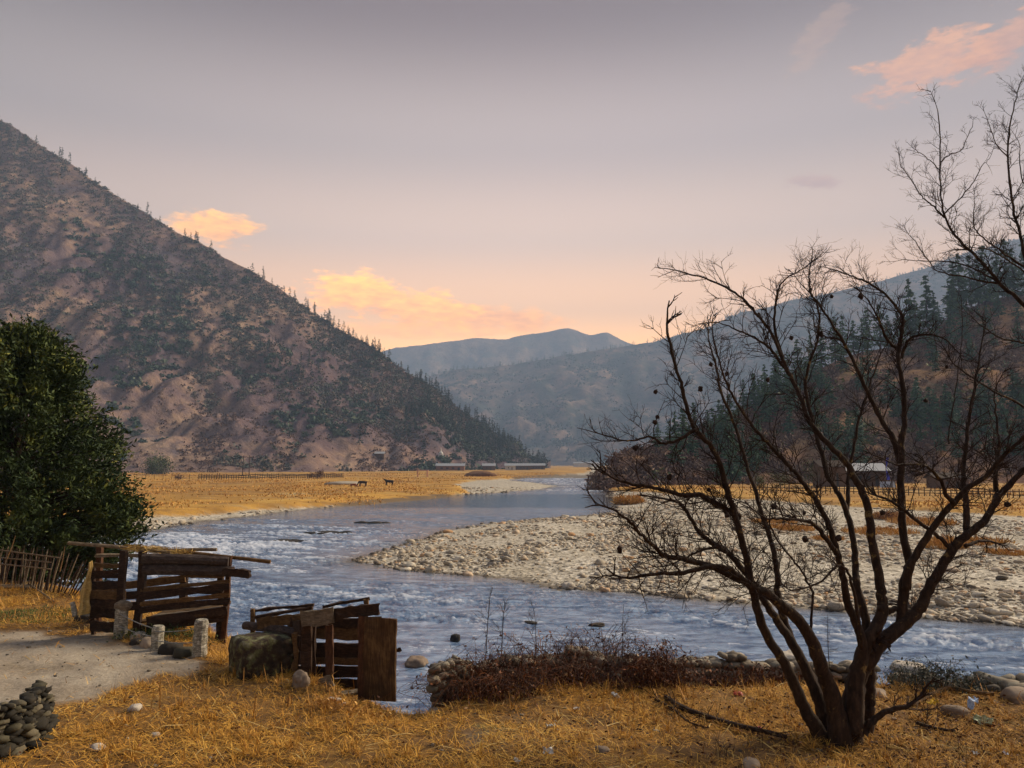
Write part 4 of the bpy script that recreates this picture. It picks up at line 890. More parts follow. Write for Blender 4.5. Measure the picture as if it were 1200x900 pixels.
# door board, hinged outward to the right
dq = [at(427, 721, DK - .12), at(467, 727, DK - .22), at(462, 822, DK - .22), at(428, 820, DK - .12)]
a_, b_ = (dq[0] + dq[3]) / 2, (dq[1] + dq[2]) / 2
topc = (dq[0] + dq[1]) / 2; botc = (dq[2] + dq[3]) / 2; wdt = np.linalg.norm(b_ - a_)
fac = np.cross(dq[1] - dq[0], dq[3] - dq[0]); fac = fac / np.linalg.norm(fac); fac = fac if fac[1] < 0 else -fac
V, F = board(topc, botc, wdt, .035, fac, 14, .004, 91, .004); door = MB().add(V, F, .25).build('door_board', M['door'], cr); door['label'] = 'broad brown upright door board'
bd(at(463, 762, DK + .1), at(469, 762, DK - .15), .04, .03, 'wood_dark', 'batten', **kw)
rgp = np.random.default_rng(3)
def loose(pts, w, th, mt, label, fac=(0, -1, .5), name='broken_board', seed=0, rnd=.5):
    V, F = board(pts[0], pts[1], w, th, fac, seed=seed + 200); o = MB().add(V, F, rnd).build(name, M[mt], origin=np.array(pts[0])); return tag(o, label, 'board')
loose((at(366, 809, DK - .12), at(389, 797, DK - .08)), .14, .03, 'wood_grey', 'short grey board tilted against the open crate front', (.3, -1, .5), seed=1, rnd=.2)
loose((at(390, 818, DK - .16), at(419, 810, DK - .05)), .07, .03, 'wood_grey', 'narrow grey board lying inside the open crate doorway', (0, -.5, 1), seed=2)
rock('field_stone', 352, 804, None, .14, .1, .15, M['rock'], 'pointed brown stone between the mossy block and the open crate', seed=71)
rock('field_stone', 391, 822, None, .08, .06, .04, M['palerock'], 'small pale stone in the grass before the open crate', seed=72)
rock('field_stone', 436, 812, None, .06, .05, .04, M['palerock'], 'tiny white stone under the crate door board', seed=73, sub=3)
for i, (a, b_, s_, lb) in enumerate([(158, 832, .09, 'pale stone on the edge of the dirt path'), (114, 878, .075, 'pale stone in the grass right of the dark rubble wall'), (182, 862, .05, 'small grey stone in the grass left of the mossy block'), (1028, 816, .14, 'rounded stone behind the bare tree roots'), (1120, 838, .15, 'flat grey stone near the bank edge at the right'), (1196, 820, .2, 'grey boulder on the bank at the right edge'), (880, 899, .11, 'half buried flat stone at the bottom edge before the tree'), (706, 880, .07, 'tiny pale stone low in the foreground grass')]):
    rock('field_stone', a, b_, None, s_, s_ * .8, s_ * .55, M['palerock' if i < 3 else 'rock'], lb, seed=80 + i, sub=3)

# ------------------------------------------------------------------ dry stone walls
def stone_wall(name, line, rows, size, mt, label, seed, width=.35, gapz=.8, parent=None, jit=.25, hfun=None):
    rg = np.random.default_rng(seed); mb = MB(); line = np.array(line); L = np.concatenate([[0], np.cumsum(np.hypot(*np.diff(line, axis=0).T))])
    tot = L[-1]
    for r_ in range(rows):
        x_ = rg.random() * size
        while x_ < tot:
            s = size * rg.uniform(.7, 1.3) * (1.1 - .05 * r_)
            px_ = np.interp(x_ + s * .5, L, line[:, 0]); py_ = np.interp(x_ + s * .5, L, line[:, 1]); gz0 = gz(px_, py_)
            hmax = 9 if hfun is None else hfun((x_ + s * .5) / tot)
            if r_ < hmax:
                for side in (-1, 0, 1):
                    V, F = lump(2, int(rg.integers(1000)), 1.1, 1.3); V = V / (np.max(np.abs(V), axis=1) ** .5)[:, None] * [s * .66, s * .56, s * (.27 if mt is M['darkstone'] else .38)]
                    V = rot(V, rg.normal(0, .2), rg.normal(0, .2), rg.normal(0, .3))
                    mb.add(V + [px_ + rg.normal(0, s * jit * .3), py_ + side * width * .4 * (1 - .12 * r_) + rg.normal(0, s * .1), gz0 + (r_ + .35) * size * gapz * .95 + rg.normal(0, size * .06)], F, rg.random())
            x_ += s * .98
    p0 = np.array([line[0][0], line[0][1], gz(*line[0])]); return tag(mb.build(name, mt, smooth=True, origin=p0), label, 'wall')
# bank wall: top of it shows at y about 765, foot at about 800
wl = [(-.95, 9.35), (-.6, 9.7), (0.0, 10.1), (1.2, 10.3), (2.4, 10.5), (3.3, 10.55), (4.0, 10.5), (4.6, 10.5)]
stone_wall('dry_stone_wall', wl, 6, .12, M['wallstone'], 'low dry stone wall of rounded stones along the bank, overgrown with bramble', 5, hfun=lambda q: 4.3 - 1.1 * abs(math.sin(q * 9)) * (q > .1) + (1.3 if q < .08 else 0), jit=.3)
wl2 = [(-4.95, 6.3), (-4.72, 6.75), (-4.55, 7.2), (-4.45, 7.6), (-4.6, 8.0)]
stone_wall('rubble_wall', [(a, b_) for a, b_ in wl2], 8, .115, M['darkstone'], 'dark crumbling rubble wall cut off at the lower left edge', 6, .6, gapz=.55, jit=.6)
p0 = gp(1010, 822); p1_ = gp(1210, 842)
stone_wall('bank_stones', [(4.7, 10.1), (5.3, 9.6), (6.0, 9.2), (6.9, 9.0), (8, 8.9)], 2, .18, M['wallstone'], 'broken row of stones along the bank right of the tree', 8, .5, jit=.9, hfun=lambda q: 1.6 + math.sin(q * 23))

# ------------------------------------------------------------------ brambles and saplings
def bramble(cx, cy, rx, ry, h, n, name, label, seed, mt='bramble', leafs=2, r=.0036, leaf=.04, cat='bush', arch=.8, parent=None, z0=None):
    rg = np.random.default_rng(seed); zc = gz(cx, cy); o0 = np.array([cx, cy, zc]); mb = MB(); lv = MB()
    for i in range(n):
        a = rg.random() * 6.283; q = math.sqrt(rg.random()); x0 = cx + rx * q * math.cos(a); y0 = cy + ry * q * math.sin(a); zz = gz(x0, y0) if z0 is None else z0
        H = h * rg.uniform(.35, 1.1) * (1 - .5 * q); b_ = rg.random() * 6.283; L = rg.uniform(.3, 1) * arch * h
        P = smooth_path([(x0, y0, zz - .02), (x0 + .35 * L * math.cos(b_), y0 + .35 * L * math.sin(b_), zz + H * .8), (x0 + .8 * L * math.cos(b_), y0 + .8 * L * math.sin(b_), zz + H), (x0 + 1.2 * L * math.cos(b_), y0 + 1.2 * L * math.sin(b_), zz + H * rg.uniform(.3, .9))], 7)
        P[1:] += rg.normal(0, .02, P[1:].shape); V, F = tube(P, np.linspace(r, r * .4, 7), 3, cap=False); mb.add(V, F, rg.random() ** 2 * .9)
        if leafs:
            j = rg.integers(1, 7, leafs); Pl = P[j] + rg.normal(0, .03, (leafs, 3)); V, F = leaf_tris(Pl, rg.normal(0, 1, (leafs, 3)), leaf, rg, .5); lv.add(V, F, np.repeat(rg.random(leafs) ** 1.5, 4))
    e = empty(name, o0, label, cat); mb.build('stems', M[mt], e)
    if leafs: lv.build('dead_leaves', M[mt], e)
    return e
bramble(-.3, 9.35, .6, .3, .6, 420, 'bramble_bush', 'dense dark brown bramble over the left end of the stone wall', 1, leafs=2, arch=1.1)
bramble(.45, 9.95, .7, .25, .75, 250, 'bramble_bush', 'thin brown bramble draped along the middle of the stone wall', 2, leafs=2, arch=1.1)
bramble(1.1, 10.35, .5, .2, .85, 240, 'bramble_bush', 'pale curled bramble on top of the stone wall', 3, 'redscrub', leafs=2, arch=.9)
bramble(1.75, 9.95, .34, .25, .62, 320, 'bramble_bush', 'rounded reddish bramble bush before the right part of the wall', 4, leafs=5)
bramble(3.0, 10.15, .8, .3, .36, 300, 'bramble_bush', 'low sparse bramble below the wall left of the tree', 5, leafs=3)
bramble(4.95, 9.5, .55, .35, .42, 260, 'bramble_bush', 'tangled grey green brush behind the right trunks', 6, 'shrub', leafs=5)
bramble(.9, 9.7, .9, .15, .2, 160, 'bramble_bush', 'low dead weeds at the foot of the wall middle', 7)
bramble(-1.75, 8.75, .45, .12, .16, 150, 'dry_weeds', 'low dry weeds tangled at the foot of the open crate', 8, 'orange', leafs=2, r=.002, cat='weeds')
bramble(-5.15, 12.1, .7, .2, .2, 160, 'dry_weeds', 'low weeds growing under the timber pen behind the white posts', 9, 'greenbush', leafs=4, r=.002, cat='weeds')
bramble(-3.6, 12.6, .5, .35, .3, 220, 'dry_weeds', 'golden bank weeds between the timber pen and the mossy block', 10, 'orange', leafs=2, r=.002, cat='weeds')
def sapling(px, ytop, ybot, d, seed, label, name='sapling', branch=9, lean=0, conif=False, r=.008):
    rg = np.random.default_rng(seed); B = at(px, ybot, d); Tp = at(px + lean, ytop, d); H = Tp - B; TT = Tree(d, seed)
    B2 = B.copy(); B2[2] = min(B[2], gz(B[0], B[1])); P = smooth_path([B2, B + H * .5 + [rg.normal(0, .02), 0, 0], Tp], 10); e = empty(name, B2, label, 'sapling')
    V, F = tube(P, np.linspace(r, .0022, 10), 5, cap=False); MB().add(V, F).build('stem', M['twig'], e); mb = MB()
    for k in range(branch):
        f = rg.uniform(.25, .95); p = B + H * f; a = rg.random() * 6.283
        dd = np.array([math.cos(a), math.sin(a), .2 if conif else 1.2]); dd /= np.linalg.norm(dd)
        TT.twig(mb, p, dd, np.linalg.norm(H) * (.22 if conif else .35) * (1 - f * .6), .0028, 0 if conif else 1)
    mb.build('twigs', M['twig'], e); return e
sapling(567, 692, 765, 10.0, 1, 'forked leafless sapling tallest above the left of the wall', branch=12, lean=8)
sapling(586, 700, 765, 10.1, 2, 'slender twiggy sapling just right of the forked one', branch=14, lean=6)
sapling(625, 705, 765, 10.3, 3, 'very thin pale sapling over the middle of the wall', branch=14, lean=-2, r=.005)
sapling(730, 708, 780, 10.2, 4, 'single upright bare shoot above the right part of the wall', branch=7, lean=1, r=.005)
sapling(974, 720, 800, 10.3, 5, 'small feathery fir like sapling between the tree trunks', branch=34, lean=-4, conif=True)
sapling(1089, 800, 835, 9.6, 6, 'short bare shoot on the bank right of the tree', branch=6, r=.004)
for i in range(26):
    a = random.uniform(830, 1190); b_ = random.uniform(868, 905); p = gp(a, b_)
    rg_ = np.random.default_rng(900 + i); h = rg_.uniform(.08, .22); mb = MB(); TT = Tree(8, 900 + i); V, F = tube([p, p + [rg_.normal(0, .02), 0, h]], [.0025, .001], 3, cap=False); mb.add(V, F)
    for k in range(4): TT.twig(mb, p + [0, 0, h * rg_.uniform(.2, .8)], np.array([rg_.normal(0, .6), rg_.normal(0, .4), 1]), h * .5, .0016, 0)
    tag(mb.build('dead_weed', M['twig'], origin=p), 'thin dead weed stalk in the grass at the lower right', 'weed', 'dead weed stalks in the lower right grass')

rgl = np.random.default_rng(17); n = 6000; xl = np.concatenate([rgl.normal(4.0, 1.6, n // 2), rgl.uniform(-8, 9, n // 2)]); yl = np.concatenate([rgl.normal(8.0, 1.0, n // 2), rgl.uniform(5.5, 11, n // 2)])
zl, _, _, sl = ground_z(xl, yl); kk = (sl < .8) & (yl > 4.5) & (sdist(xl, yl, PATH) < 0); xl, yl, zl = xl[kk], yl[kk], zl[kk]
V, F = leaf_tris(np.stack([xl, yl, zl + .02 + rgl.random(len(xl)) * .03], 1), rgl.normal(0, 1, (len(xl), 3)) * [1, 1, .25], .035, rgl, .5)
tag(MB().add(V, F, np.repeat(rgl.random(len(xl)) * .6, 4)).build('leaf_litter', M['bramble']), 'dark dead leaves scattered on the near grass', 'leaves', kind='stuff')

# fallen black branch
def lying(pl, r0, r1, label, name='fallen_branch', mt='bark', tw=8, seed=0, lift=.04):
    P = np.array([gp(a, b_) + [0, 0, lift] for a, b_ in pl]); Q = smooth_path(P, 16); V, F = tube(Q, np.linspace(r0, r1, 16), 7, .2); mb = MB().add(V, F); TT = Tree(8, seed)
    for k in range(tw): i = TT.rg.integers(2, 14); TT.twig(mb, Q[i], TT.rg.normal(0, 1, 3) * [1, 1, .3] + [0, 0, .2], .25, .005, 1)
    return tag(mb.build(name, M[mt], origin=P[0]), label, 'branch')
lying([(781, 822), (800, 834), (830, 845), (860, 854), (895, 862), (922, 869)], .035, .02, 'long black fallen branch in the grass left of the bare tree', seed=1)
lying([(768, 824), (790, 836), (806, 850), (830, 858)], .015, .006, 'thin black twiggy branch beside the long fallen one', seed=2, tw=12)
lying([(1075, 852), (1095, 858), (1120, 862)], .02, .012, 'short dark branch lying at the right among litter', seed=3)
lying([(1068, 830), (1108, 812), (1140, 816), (1165, 818)], .03, .02, 'driftwood log lying along the bank at the right', seed=4, tw=2, mt='wood_brown')
for i in range(40):
    a = random.uniform(30, 1180); b_ = random.uniform(842, 895); p = gp(a, b_) + [0, 0, .03]; th_ = random.uniform(0, 3.1); L = random.uniform(.08, .22)
    if i >= 14: break
    V, F = tube([p, p + [math.cos(th_) * L, math.sin(th_) * L, .01]], [.006, .004], 5)
    tag(MB().add(V, F, random.random()).build('straw_stick', M['straw'], origin=p), 'short pale stick lying loose in the foreground grass', 'stick', 'short pale sticks in the foreground grass')

rgq = np.random.default_rng(91); n = 2600; xx = rgq.uniform(-11, 9, n); yy2 = rgq.uniform(6, 14, n); zz2, _, _, s2 = ground_z(xx, yy2); kk = (s2 < .8); xx, yy2, zz2 = xx[kk], yy2[kk], zz2[kk]
mb = MB()
for i in range(len(xx)):
    V, F = SVl[i % 8]; s_ = float(np.exp(rgq.normal(math.log(.011), .5))); mb.add(V * [s_, s_ * .9, s_ * .6] + [xx[i], yy2[i], zz2[i] + s_ * .2], F, rgq.random() * .7)
tag(mb.build('bank_pebbles', M['wallstone']), 'small pebbles and dirt crumbs strewn over path and grass', 'pebbles', kind='stuff')
# litter
def flatmat(name, c, r=.5): 
    m, t, b = mat(name); b.inputs['Base Color'].default_value = c4(c); b.inputs['Roughness'].default_value = r; b.inputs['Specular IOR Level'].default_value = .4; return m
LM = dict(white=flatmat('white_plastic', (.5, .5, .48)), yellow=flatmat('yellow_wrapper', (.75, .5, .03)), blue=flatmat('blue_plastic', (.03, .12, .5)), pale=flatmat('pale_blue_plastic', (.4, .52, .72)), pink=flatmat('pink_wrapper', (.7, .12, .2)), red=flatmat('red_wrapper', (.5, .12, .08)), green=flatmat('green_sheet', (.35, .4, .25)))
def litter(px, py, w, h, c, label, seed, name='litter', dz=.02):
    w *= .68; h *= .68
    p = gp(px, py) + [0, 0, dz]; rg = np.random.default_rng(seed); n = 8; u = np.linspace(-.5, .5, n); U, V_ = np.meshgrid(u, u, indexing='ij')
    r_ = np.hypot(U, V_); shr = 1 - .25 * rg.random() * (r_ > .4)
    Zc = (fbm(U * 4 + seed, V_ * 4, 3, seed) - .5) * min(w, h) * 1.6
    Vv = np.stack([U.ravel() * w * (1 + .3 * rg.normal(0, 1, n * n) * .4), V_.ravel() * h * 1.3 * (1 + .1 * rg.normal(0, 1, n * n)), Zc.ravel() + h * .3], 1); Vv = rot(Vv, .5, 0, rg.random() * 6)
    F = grid_faces(n, n); o = MB().add(Vv + p, F).build(name, LM[c], origin=p); m_ = o.modifiers.new('thick', 'SOLIDIFY'); m_.thickness = .004
    return tag(o, label, 'litter')
litter(721, 818, .16, .08, 'white', 'white plastic bag crumpled at the foot of the stone wall', 1, 'plastic_bag')
litter(654, 804, .10, .04, 'yellow', 'yellow wrapper below the stone wall', 2)
litter(676, 833, .08, .05, 'white', 'small white paper scrap in the middle grass', 3)
litter(647, 854, .13, .06, 'white', 'larger white scrap left of the centre grass', 4)
litter(642, 884, .12, .08, 'white', 'white torn scrap near the bottom edge', 5)
litter(605, 895, .08, .06, 'white', 'white crumpled scrap at the very bottom edge', 6)
litter(889, 857, .08, .05, 'pink', 'pink wrapper on the fallen black branch', 7)
litter(1065, 830, .09, .06, 'blue', 'bright blue plastic piece right of the trunks', 8)
litter(1095, 832, .09, .11, 'yellow', 'yellow packet standing on the right bank', 9, dz=.06)
litter(1141, 834, .12, .14, 'pale', 'pale blue plastic bag on the right bank', 10, 'plastic_bag', dz=.07)
litter(1152, 848, .26, .12, 'green', 'pale green plastic sheet on the right grass', 11)
litter(865, 815, .14, .07, 'red', 'red and white wrapper left of the tree trunks', 12)
litter(1142, 886, .1, .06, 'white', 'white scrap at the lower right corner', 13)
litter(1178, 886, .12, .05, 'pale', 'pale blue scrap nearest the lower right corner', 14)
litter(400, 828, .01 + .12, .05, 'white', 'white scrap on the grass before the open crate', 15)
litter(440, 823, .12, .05, 'white', 'white scrap beside the crate door board', 16)

# ------------------------------------------------------------------ far side: fence, poles, animals, buildings
def g2(px, py): return gp(px, py, .9)
fp0, fp1 = g2(233, 562), g2(402, 560)
fe = empty('log_fence', fp0, 'long dark log fence across the golden meadow', 'fence')
rg = np.random.default_rng(4); L = np.linalg.norm(fp1 - fp0)
for i in range(64):
    q = i / 63; p = fp0 + (fp1 - fp0) * q; p[2] = gz(p[0], p[1]); h = rg.uniform(1.1, 1.9)
    MB().add(*tube([p - [0, 0, .1], p + [rg.normal(0, .08), 0, h]], [.12, .09], 5)).build('post', M['wood_dark'], fe)
for zz in (.5, .95, 1.35):
    P = [fp0 + (fp1 - fp0) * q + [0, 0, zz + rg.normal(0, .08)] for q in np.linspace(0, 1, 30)]
    MB().add(*tube(P, .11, 5)).build('rail', M['wood_dark'], fe)
fq0, fq1 = g2(160, 562), g2(232, 562); fe = empty('wire_fence', fq0, 'sparse thin posts continuing the log fence to the left', 'fence')
for i in range(8):
    p = fq0 + (fq1 - fq0) * i / 7; MB().add(*tube([p, p + [.05, 0, 1.5]], [.07, .06], 5)).build('post', M['wood_dark'], fe)
MB().add(*tube([fq0 + [0, 0, 1.2], fq1 + [0, 0, 1.2]], .03, 4)).build('rail', M['wood_dark'], fe)
for a, lean, lb in ((284, .3, 'left wooden pole of the pair behind the log fence'), (292, -.2, 'right wooden pole of the pair behind the log fence')):
    p = g2(a, 558); h = 8.2
    e = empty('utility_pole', p, lb, 'pole'); MB().add(*tube([p, p + [lean, 0, h]], [.17, .13], 7)).build('pole_shaft', M['wood_dark'], e)
    MB().add(*board(p + [lean - .9, 0, h - .8], p + [lean + .9, 0, h - .8], .14, .12)).build('cross_arm', M['wood_dark'], e)

def animal(px, py, size, col, label, head_down=True, flip=1, seed=0, lying_=False):
    p = g2(px, py); e = MB
    Vs = [(0, 0, 1.15), (.45, 0, 1.18), (.8, 0, 1.3), (1.05, 0, .95 if head_down else 1.6), (1.2, 0, .5 if head_down else 1.75), (1.38, 0, .22 if head_down else 1.6), (-.5, 0, 1.18), (-.85, 0, 1.15), (-.98, 0, .75),
          (.6, .17, .85), (.62, .18, .48), (.6, .18, .04), (.6, -.17, .85), (.7, -.18, .48), (.72, -.18, .04), (-.7, .18, .85), (-.82, .18, .5), (-.74, .18, .04), (-.68, -.18, .85), (-.7, -.18, .5), (-.6, -.18, .04)]
    Ed = [(0, 1), (1, 2), (2, 3), (3, 4), (4, 5), (0, 6), (6, 7), (7, 8), (1, 9), (9, 10), (10, 11), (1, 12), (12, 13), (13, 14), (6, 15), (15, 16), (16, 17), (6, 18), (18, 19), (19, 20)]
    rad = [.31, .33, .24, .16, .13, .08, .31, .27, .05, .13, .075, .06, .13, .075, .06, .16, .08, .06, .16, .08, .06]
    me = bpy.data.meshes.new('body'); me.from_pydata([(a * flip, b_, c) for a, b_, c in Vs], Ed, []); me.update()
    o = bpy.data.objects.new('grazing_pony', me); C.objects.link(o); o.location = p; o.scale = (size, size, size * .88)
    sk = o.modifiers.new('skin', 'SKIN'); 
    for i, r_ in enumerate(rad): me.skin_vertices[0].data[i].radius = (r_ * 1.15, r_ * 1.15)
    me.skin_vertices[0].data[0].use_root = True
    o.modifiers.new('sub', 'SUBSURF').levels = 1; me.materials.append(col); 
    o.modifiers['sub'].render_levels = 1
    return tag(o, label, 'pony')
HB = flatmat('dark_brown_coat', (.03, .018, .014), .8); HRd = flatmat('chestnut_coat', (.22, .06, .025), .8); HK = flatmat('black_coat', (.015, .013, .013), .8)
animal(425, 570, .95, HB, 'dark pony grazing beside the pale gravel heap', flip=-1)
animal(456, 569, 1.0, HK, 'black pony standing alone furthest right on the meadow', head_down=False, flip=-1)
animal(414, 571.5, .62, HRd, 'small chestnut foal left of the dark pony', flip=1)
p = g2(404, 567.5); V, F = lump(3, 9, .3); tag(MB().add(V * [5, 3.2, .8] + p, F).build('gravel_heap', M['cobble'], smooth=True, origin=p), 'pale gravel heap beside the grazing ponies', 'heap')
p = g2(563, 558); V, F = lump(4, 10, .35); tag(MB().add(V * [7, 5, 2.1] + p, F, .3).build('earth_mound', simple('rusty_earth', [(.3, (.09, .045, .025)), (.7, (.22, .11, .05))], 1, 5, bs=.8, bd=.2), smooth=True, origin=p), 'rusty brown earth mound on the meadow by the far bend', 'mound')

WH = flatmat('whitewash', (.6, .58, .54), .8); RF = flatmat('pale_tin_roof', (.30, .31, .33), .7); RW = flatmat('brick_red_wall', (.24, .12, .08), .8); DK_ = flatmat('dark_opening', (.02, .018, .016), .6); WD = flatmat('brown_plank_wall', (.11, .065, .04), .85); BL = flatmat('blue_cloth', (.05, .06, .5), .8)
def boxg(c, s): 
    x0, y0, z0 = np.array(c) - np.array(s) / 2; x1, y1, z1 = np.array(c) + np.array(s) / 2
    V = [(x0, y0, z0), (x1, y0, z0), (x1, y1, z0), (x0, y1, z0), (x0, y0, z1), (x1, y0, z1), (x1, y1, z1), (x0, y1, z1)]
    return np.array(V), np.array([[0, 3, 2, 1], [4, 5, 6, 7], [0, 1, 5, 4], [1, 2, 6, 5], [2, 3, 7, 6], [3, 0, 4, 7]])
def house(p, w, d, h, wallm, roofm, label, nwin=2, rise=1.2, name='house', over=.5, door=True, rz=0, cat='house'):
    p = np.array(p, float); e = empty(name, p, label, cat); e.rotation_euler.z = rz
    def bb(n, c, s, m_, par=e):
        V, F = boxg(c, s); o = MB().add(V, F).build(n, m_); o.parent = par; o.location = (0, 0, 0); return o
    bb('wall', (0, 0, h / 2), (w, d, h), wallm)
    hw, hd = w / 2 + over, d / 2 + over; th = .12
    V = np.array([(-hw, -hd, h), (hw, -hd, h), (hw, 0, h + rise), (-hw, 0, h + rise), (-hw, hd, h), (hw, hd, h)]); V2 = V + [0, 0, th]
    F = np.array([[0, 1, 2, 3], [3, 2, 5, 4]]); rim = [0, 1, 2, 5, 4, 3]
    Fr = np.array([[rim[i], rim[(i + 1) % 6], rim[(i + 1) % 6] + 6, rim[i] + 6] for i in range(6)])
    o = MB().add(np.vstack([V + [0, 0, .01], V2]), [F[:, ::-1], F + 6, Fr]).build('roof', roofm); o.parent = e
    G_ = MB().add([(-w / 2, -d / 2, h), (-w / 2, d / 2, h), (-w / 2, 0, h + rise * .96), (w / 2, -d / 2, h), (w / 2, d / 2, h), (w / 2, 0, h + rise * .96)], np.array([[0, 2, 1], [3, 4, 5]])).build('gable', wallm); G_.parent = e
    for i in range(nwin):
        x_ = -w / 2 + w * (i + 1) / (nwin + 1 + (1 if door else 0)); bb('window', (x_, -d / 2 - .02, h * .55), (w * .09, .06, h * .3), DK_)
    if door: bb('door', (w / 2 - w / (nwin + 2), -d / 2 - .02, h * .36), (w * .08, .06, h * .7), DK_)
    return e
def hz_(px, py, d): q = at(px, py, d); return q
q = g2(1006, 570); hs = house(q, 9.5, 6, 3.4, WD, RF, 'brown plank house with pale tin roof beyond the gravel bar', 3, 1.6, over=.9)
for xx in (-4.9, -2.5, 0, 2.5, 4.9):
    V, F = tube([(xx, -4.2, 0), (xx, -4.2, 2.6)], .09, 5); o = MB().add(V, F).build('verandah_post', M['wood_dark']); o.parent = hs
V, F = boxg((0, -3.7, 2.66), (11, 1.7, .1)); o = MB().add(V, F).build('verandah_roof', M['wood_dark']); o.parent = hs
q2 = g2(983, 571); house(q2 + [0, 5, 0], 5.5, 4.5, 4.2, WD, M['wood_dark'], 'small dark shed left of the tin roofed house', 1, 1.4, 'shed', cat='shed')
q3 = g2(1110, 572); house(q3, 6.5, 4, 2.0, WD, M['wood_dark'], 'low dark roofed hut on the right meadow', 1, 1.1, 'hut', cat='hut')
fl = g2(1039, 572); e = empty('prayer_flag', fl, 'tall blue flag on a pole beside the tin roofed house', 'flag'); MB().add(*tube([fl, fl + [0, 0, 6.6]], .05, 6)).build('flag_pole', M['wood_grey'], e)
yy = np.linspace(0, 1, 12); V = np.array([[(0.05, .12 * math.sin(k * 5 + j), 6.3 - 4.6 * k) if j == 0 else (.45 + .3 * math.sin(k * 7 + 1), .2 * math.sin(k * 6), 6.3 - 4.6 * k) for j in (0, 1)] for k in yy]).reshape(-1, 3)
o = MB().add(V + fl, grid_faces(12, 2)).build('flag_cloth', BL, e); s_ = o.modifiers.new('thick', 'SOLIDIFY'); s_.thickness = .03
o = MB().add(*boxg(g2(1035, 572) + [0, -2, .8], (3, .25, 1.2))).build('blue_hoarding', flatmat('bluewhite_sheet', (.35, .45, .65), .6), origin=g2(1035, 572)); tag(o, 'pale blue tarpaulin at the foot of the blue flag', 'tarpaulin')
# dark log fence line on the right meadow
f0, f1 = g2(880, 577), g2(1230, 584); fe = empty('log_fence', f0, 'dark log fence along the right meadow before the houses', 'fence')
for i in range(60):
    p = f0 + (f1 - f0) * i / 59; p[2] = gz(p[0], p[1]); MB().add(*tube([p - [0, 0, .1], p + [rg.normal(0, .05), 0, rg.uniform(1, 1.5)]], [.08, .06], 5)).build('post', M['wood_dark'], fe)
for zz in (.45, .9): MB().add(*tube([f0 + (f1 - f0) * q + [0, 0, zz + rg.normal(0, .05)] for q in np.linspace(0, 1, 24)], .06, 5)).build('rail', M['wood_dark'], fe)
def bush(px, py, w, h, mt, label, seed, name='bush', n=900, leaf=.25, z=.9, cat='bush', group=None):
    p = gp(px, py, z); rg = np.random.default_rng(seed); k = rg.integers(5, 9); cs = rg.normal(0, .3, (k, 3)) * [w, w, h * .5] + [0, 0, h * .45]
    i = rg.integers(0, k, n); P = cs[i] + rg.normal(0, .18, (n, 3)) * [w, w, h * 1.1]; P[:, 2] = np.abs(P[:, 2])
    V, F = leaf_tris(P + p, rg.normal(0, 1, (n, 3)) + [0, 0, .3], leaf, rg, .5); e = empty(name, p, label, cat, group)
    MB().add(V, F, np.repeat(np.clip(rg.random(n) * .7 + (rg.random(k)[i] - .3) * .5, 0, 1), 4)).build('foliage', M[mt], e)
    MB().add(*tube([p - [0, 0, .1], p + [0, 0, h * .6]], [.06, .03], 5)).build('stem', M['bark'], e); return e
bush(888, 571, 3.2, 3.4, 'greenbush', 'olive green bush left of the round ones before the right hill', 1)
bush(913, 572, 3.4, 4.4, 'greenbush', 'round yellow green bush below the right hill', 2)
bush(948, 571, 4.2, 5.5, 'greenbush', 'tall dark green bush left of the tin roofed house', 3)
bush(1042, 610, 1.3, 1.2, 'bramble', 'dark dry shrub standing on the gravel bar left of the orange grass', 4, leaf=.12, z=.5)
bush(714, 585, 1.5, 2.2, 'redscrub', 'dark dry shrub at the upper edge of the gravel bar by the calm water', 5, leaf=.14, z=.5)
bush(178, 556, 9, 9, 'greenbush', 'large olive bush beyond the meadow right of the evergreen tree', 6, n=2200, leaf=.8)
bush(187, 556, 7, 6, 'shrub', 'grey bush in front of the mountain foot right of the evergreen', 7, n=1500, leaf=.7)
bush(372, 561, 3.2, 3, 'redscrub', 'round dry bush at the right part of the log fence', 8, n=700, leaf=.4)
bush(345, 548.5, 10, 6, 'shrub', 'dark scrub clump at the foot of the left mountain', 9, n=1200, leaf=.9)
bush(210, 562, 2.5, 1.8, 'redscrub', 'small dry bush at the thin post fence', 10, n=500, leaf=.3)
for i in range(26):
    a = rg.uniform(700, 775); k = i
    p = S_right(np.array([a]), np.array([rg.uniform(.05, 1)]))[0]; n = 260; h = rg.uniform(1.8, 3.4); P = rg.normal(0, .4, (n, 3)) * [h, h, h * .6]; P[:, 2] = np.abs(P[:, 2])
    V, F = leaf_tris(P + p, rg.normal(0, 1, (n, 3)) + [0, 0, 1], .7, rg, .14); tag(MB().add(V, F, np.repeat(rg.random(n) * .7, 4)).build('bare_bush', M['redscrub'], origin=p), 'leafless reddish bush on the low spur beside the calm water', 'bush', 'reddish bushes on the low spur')

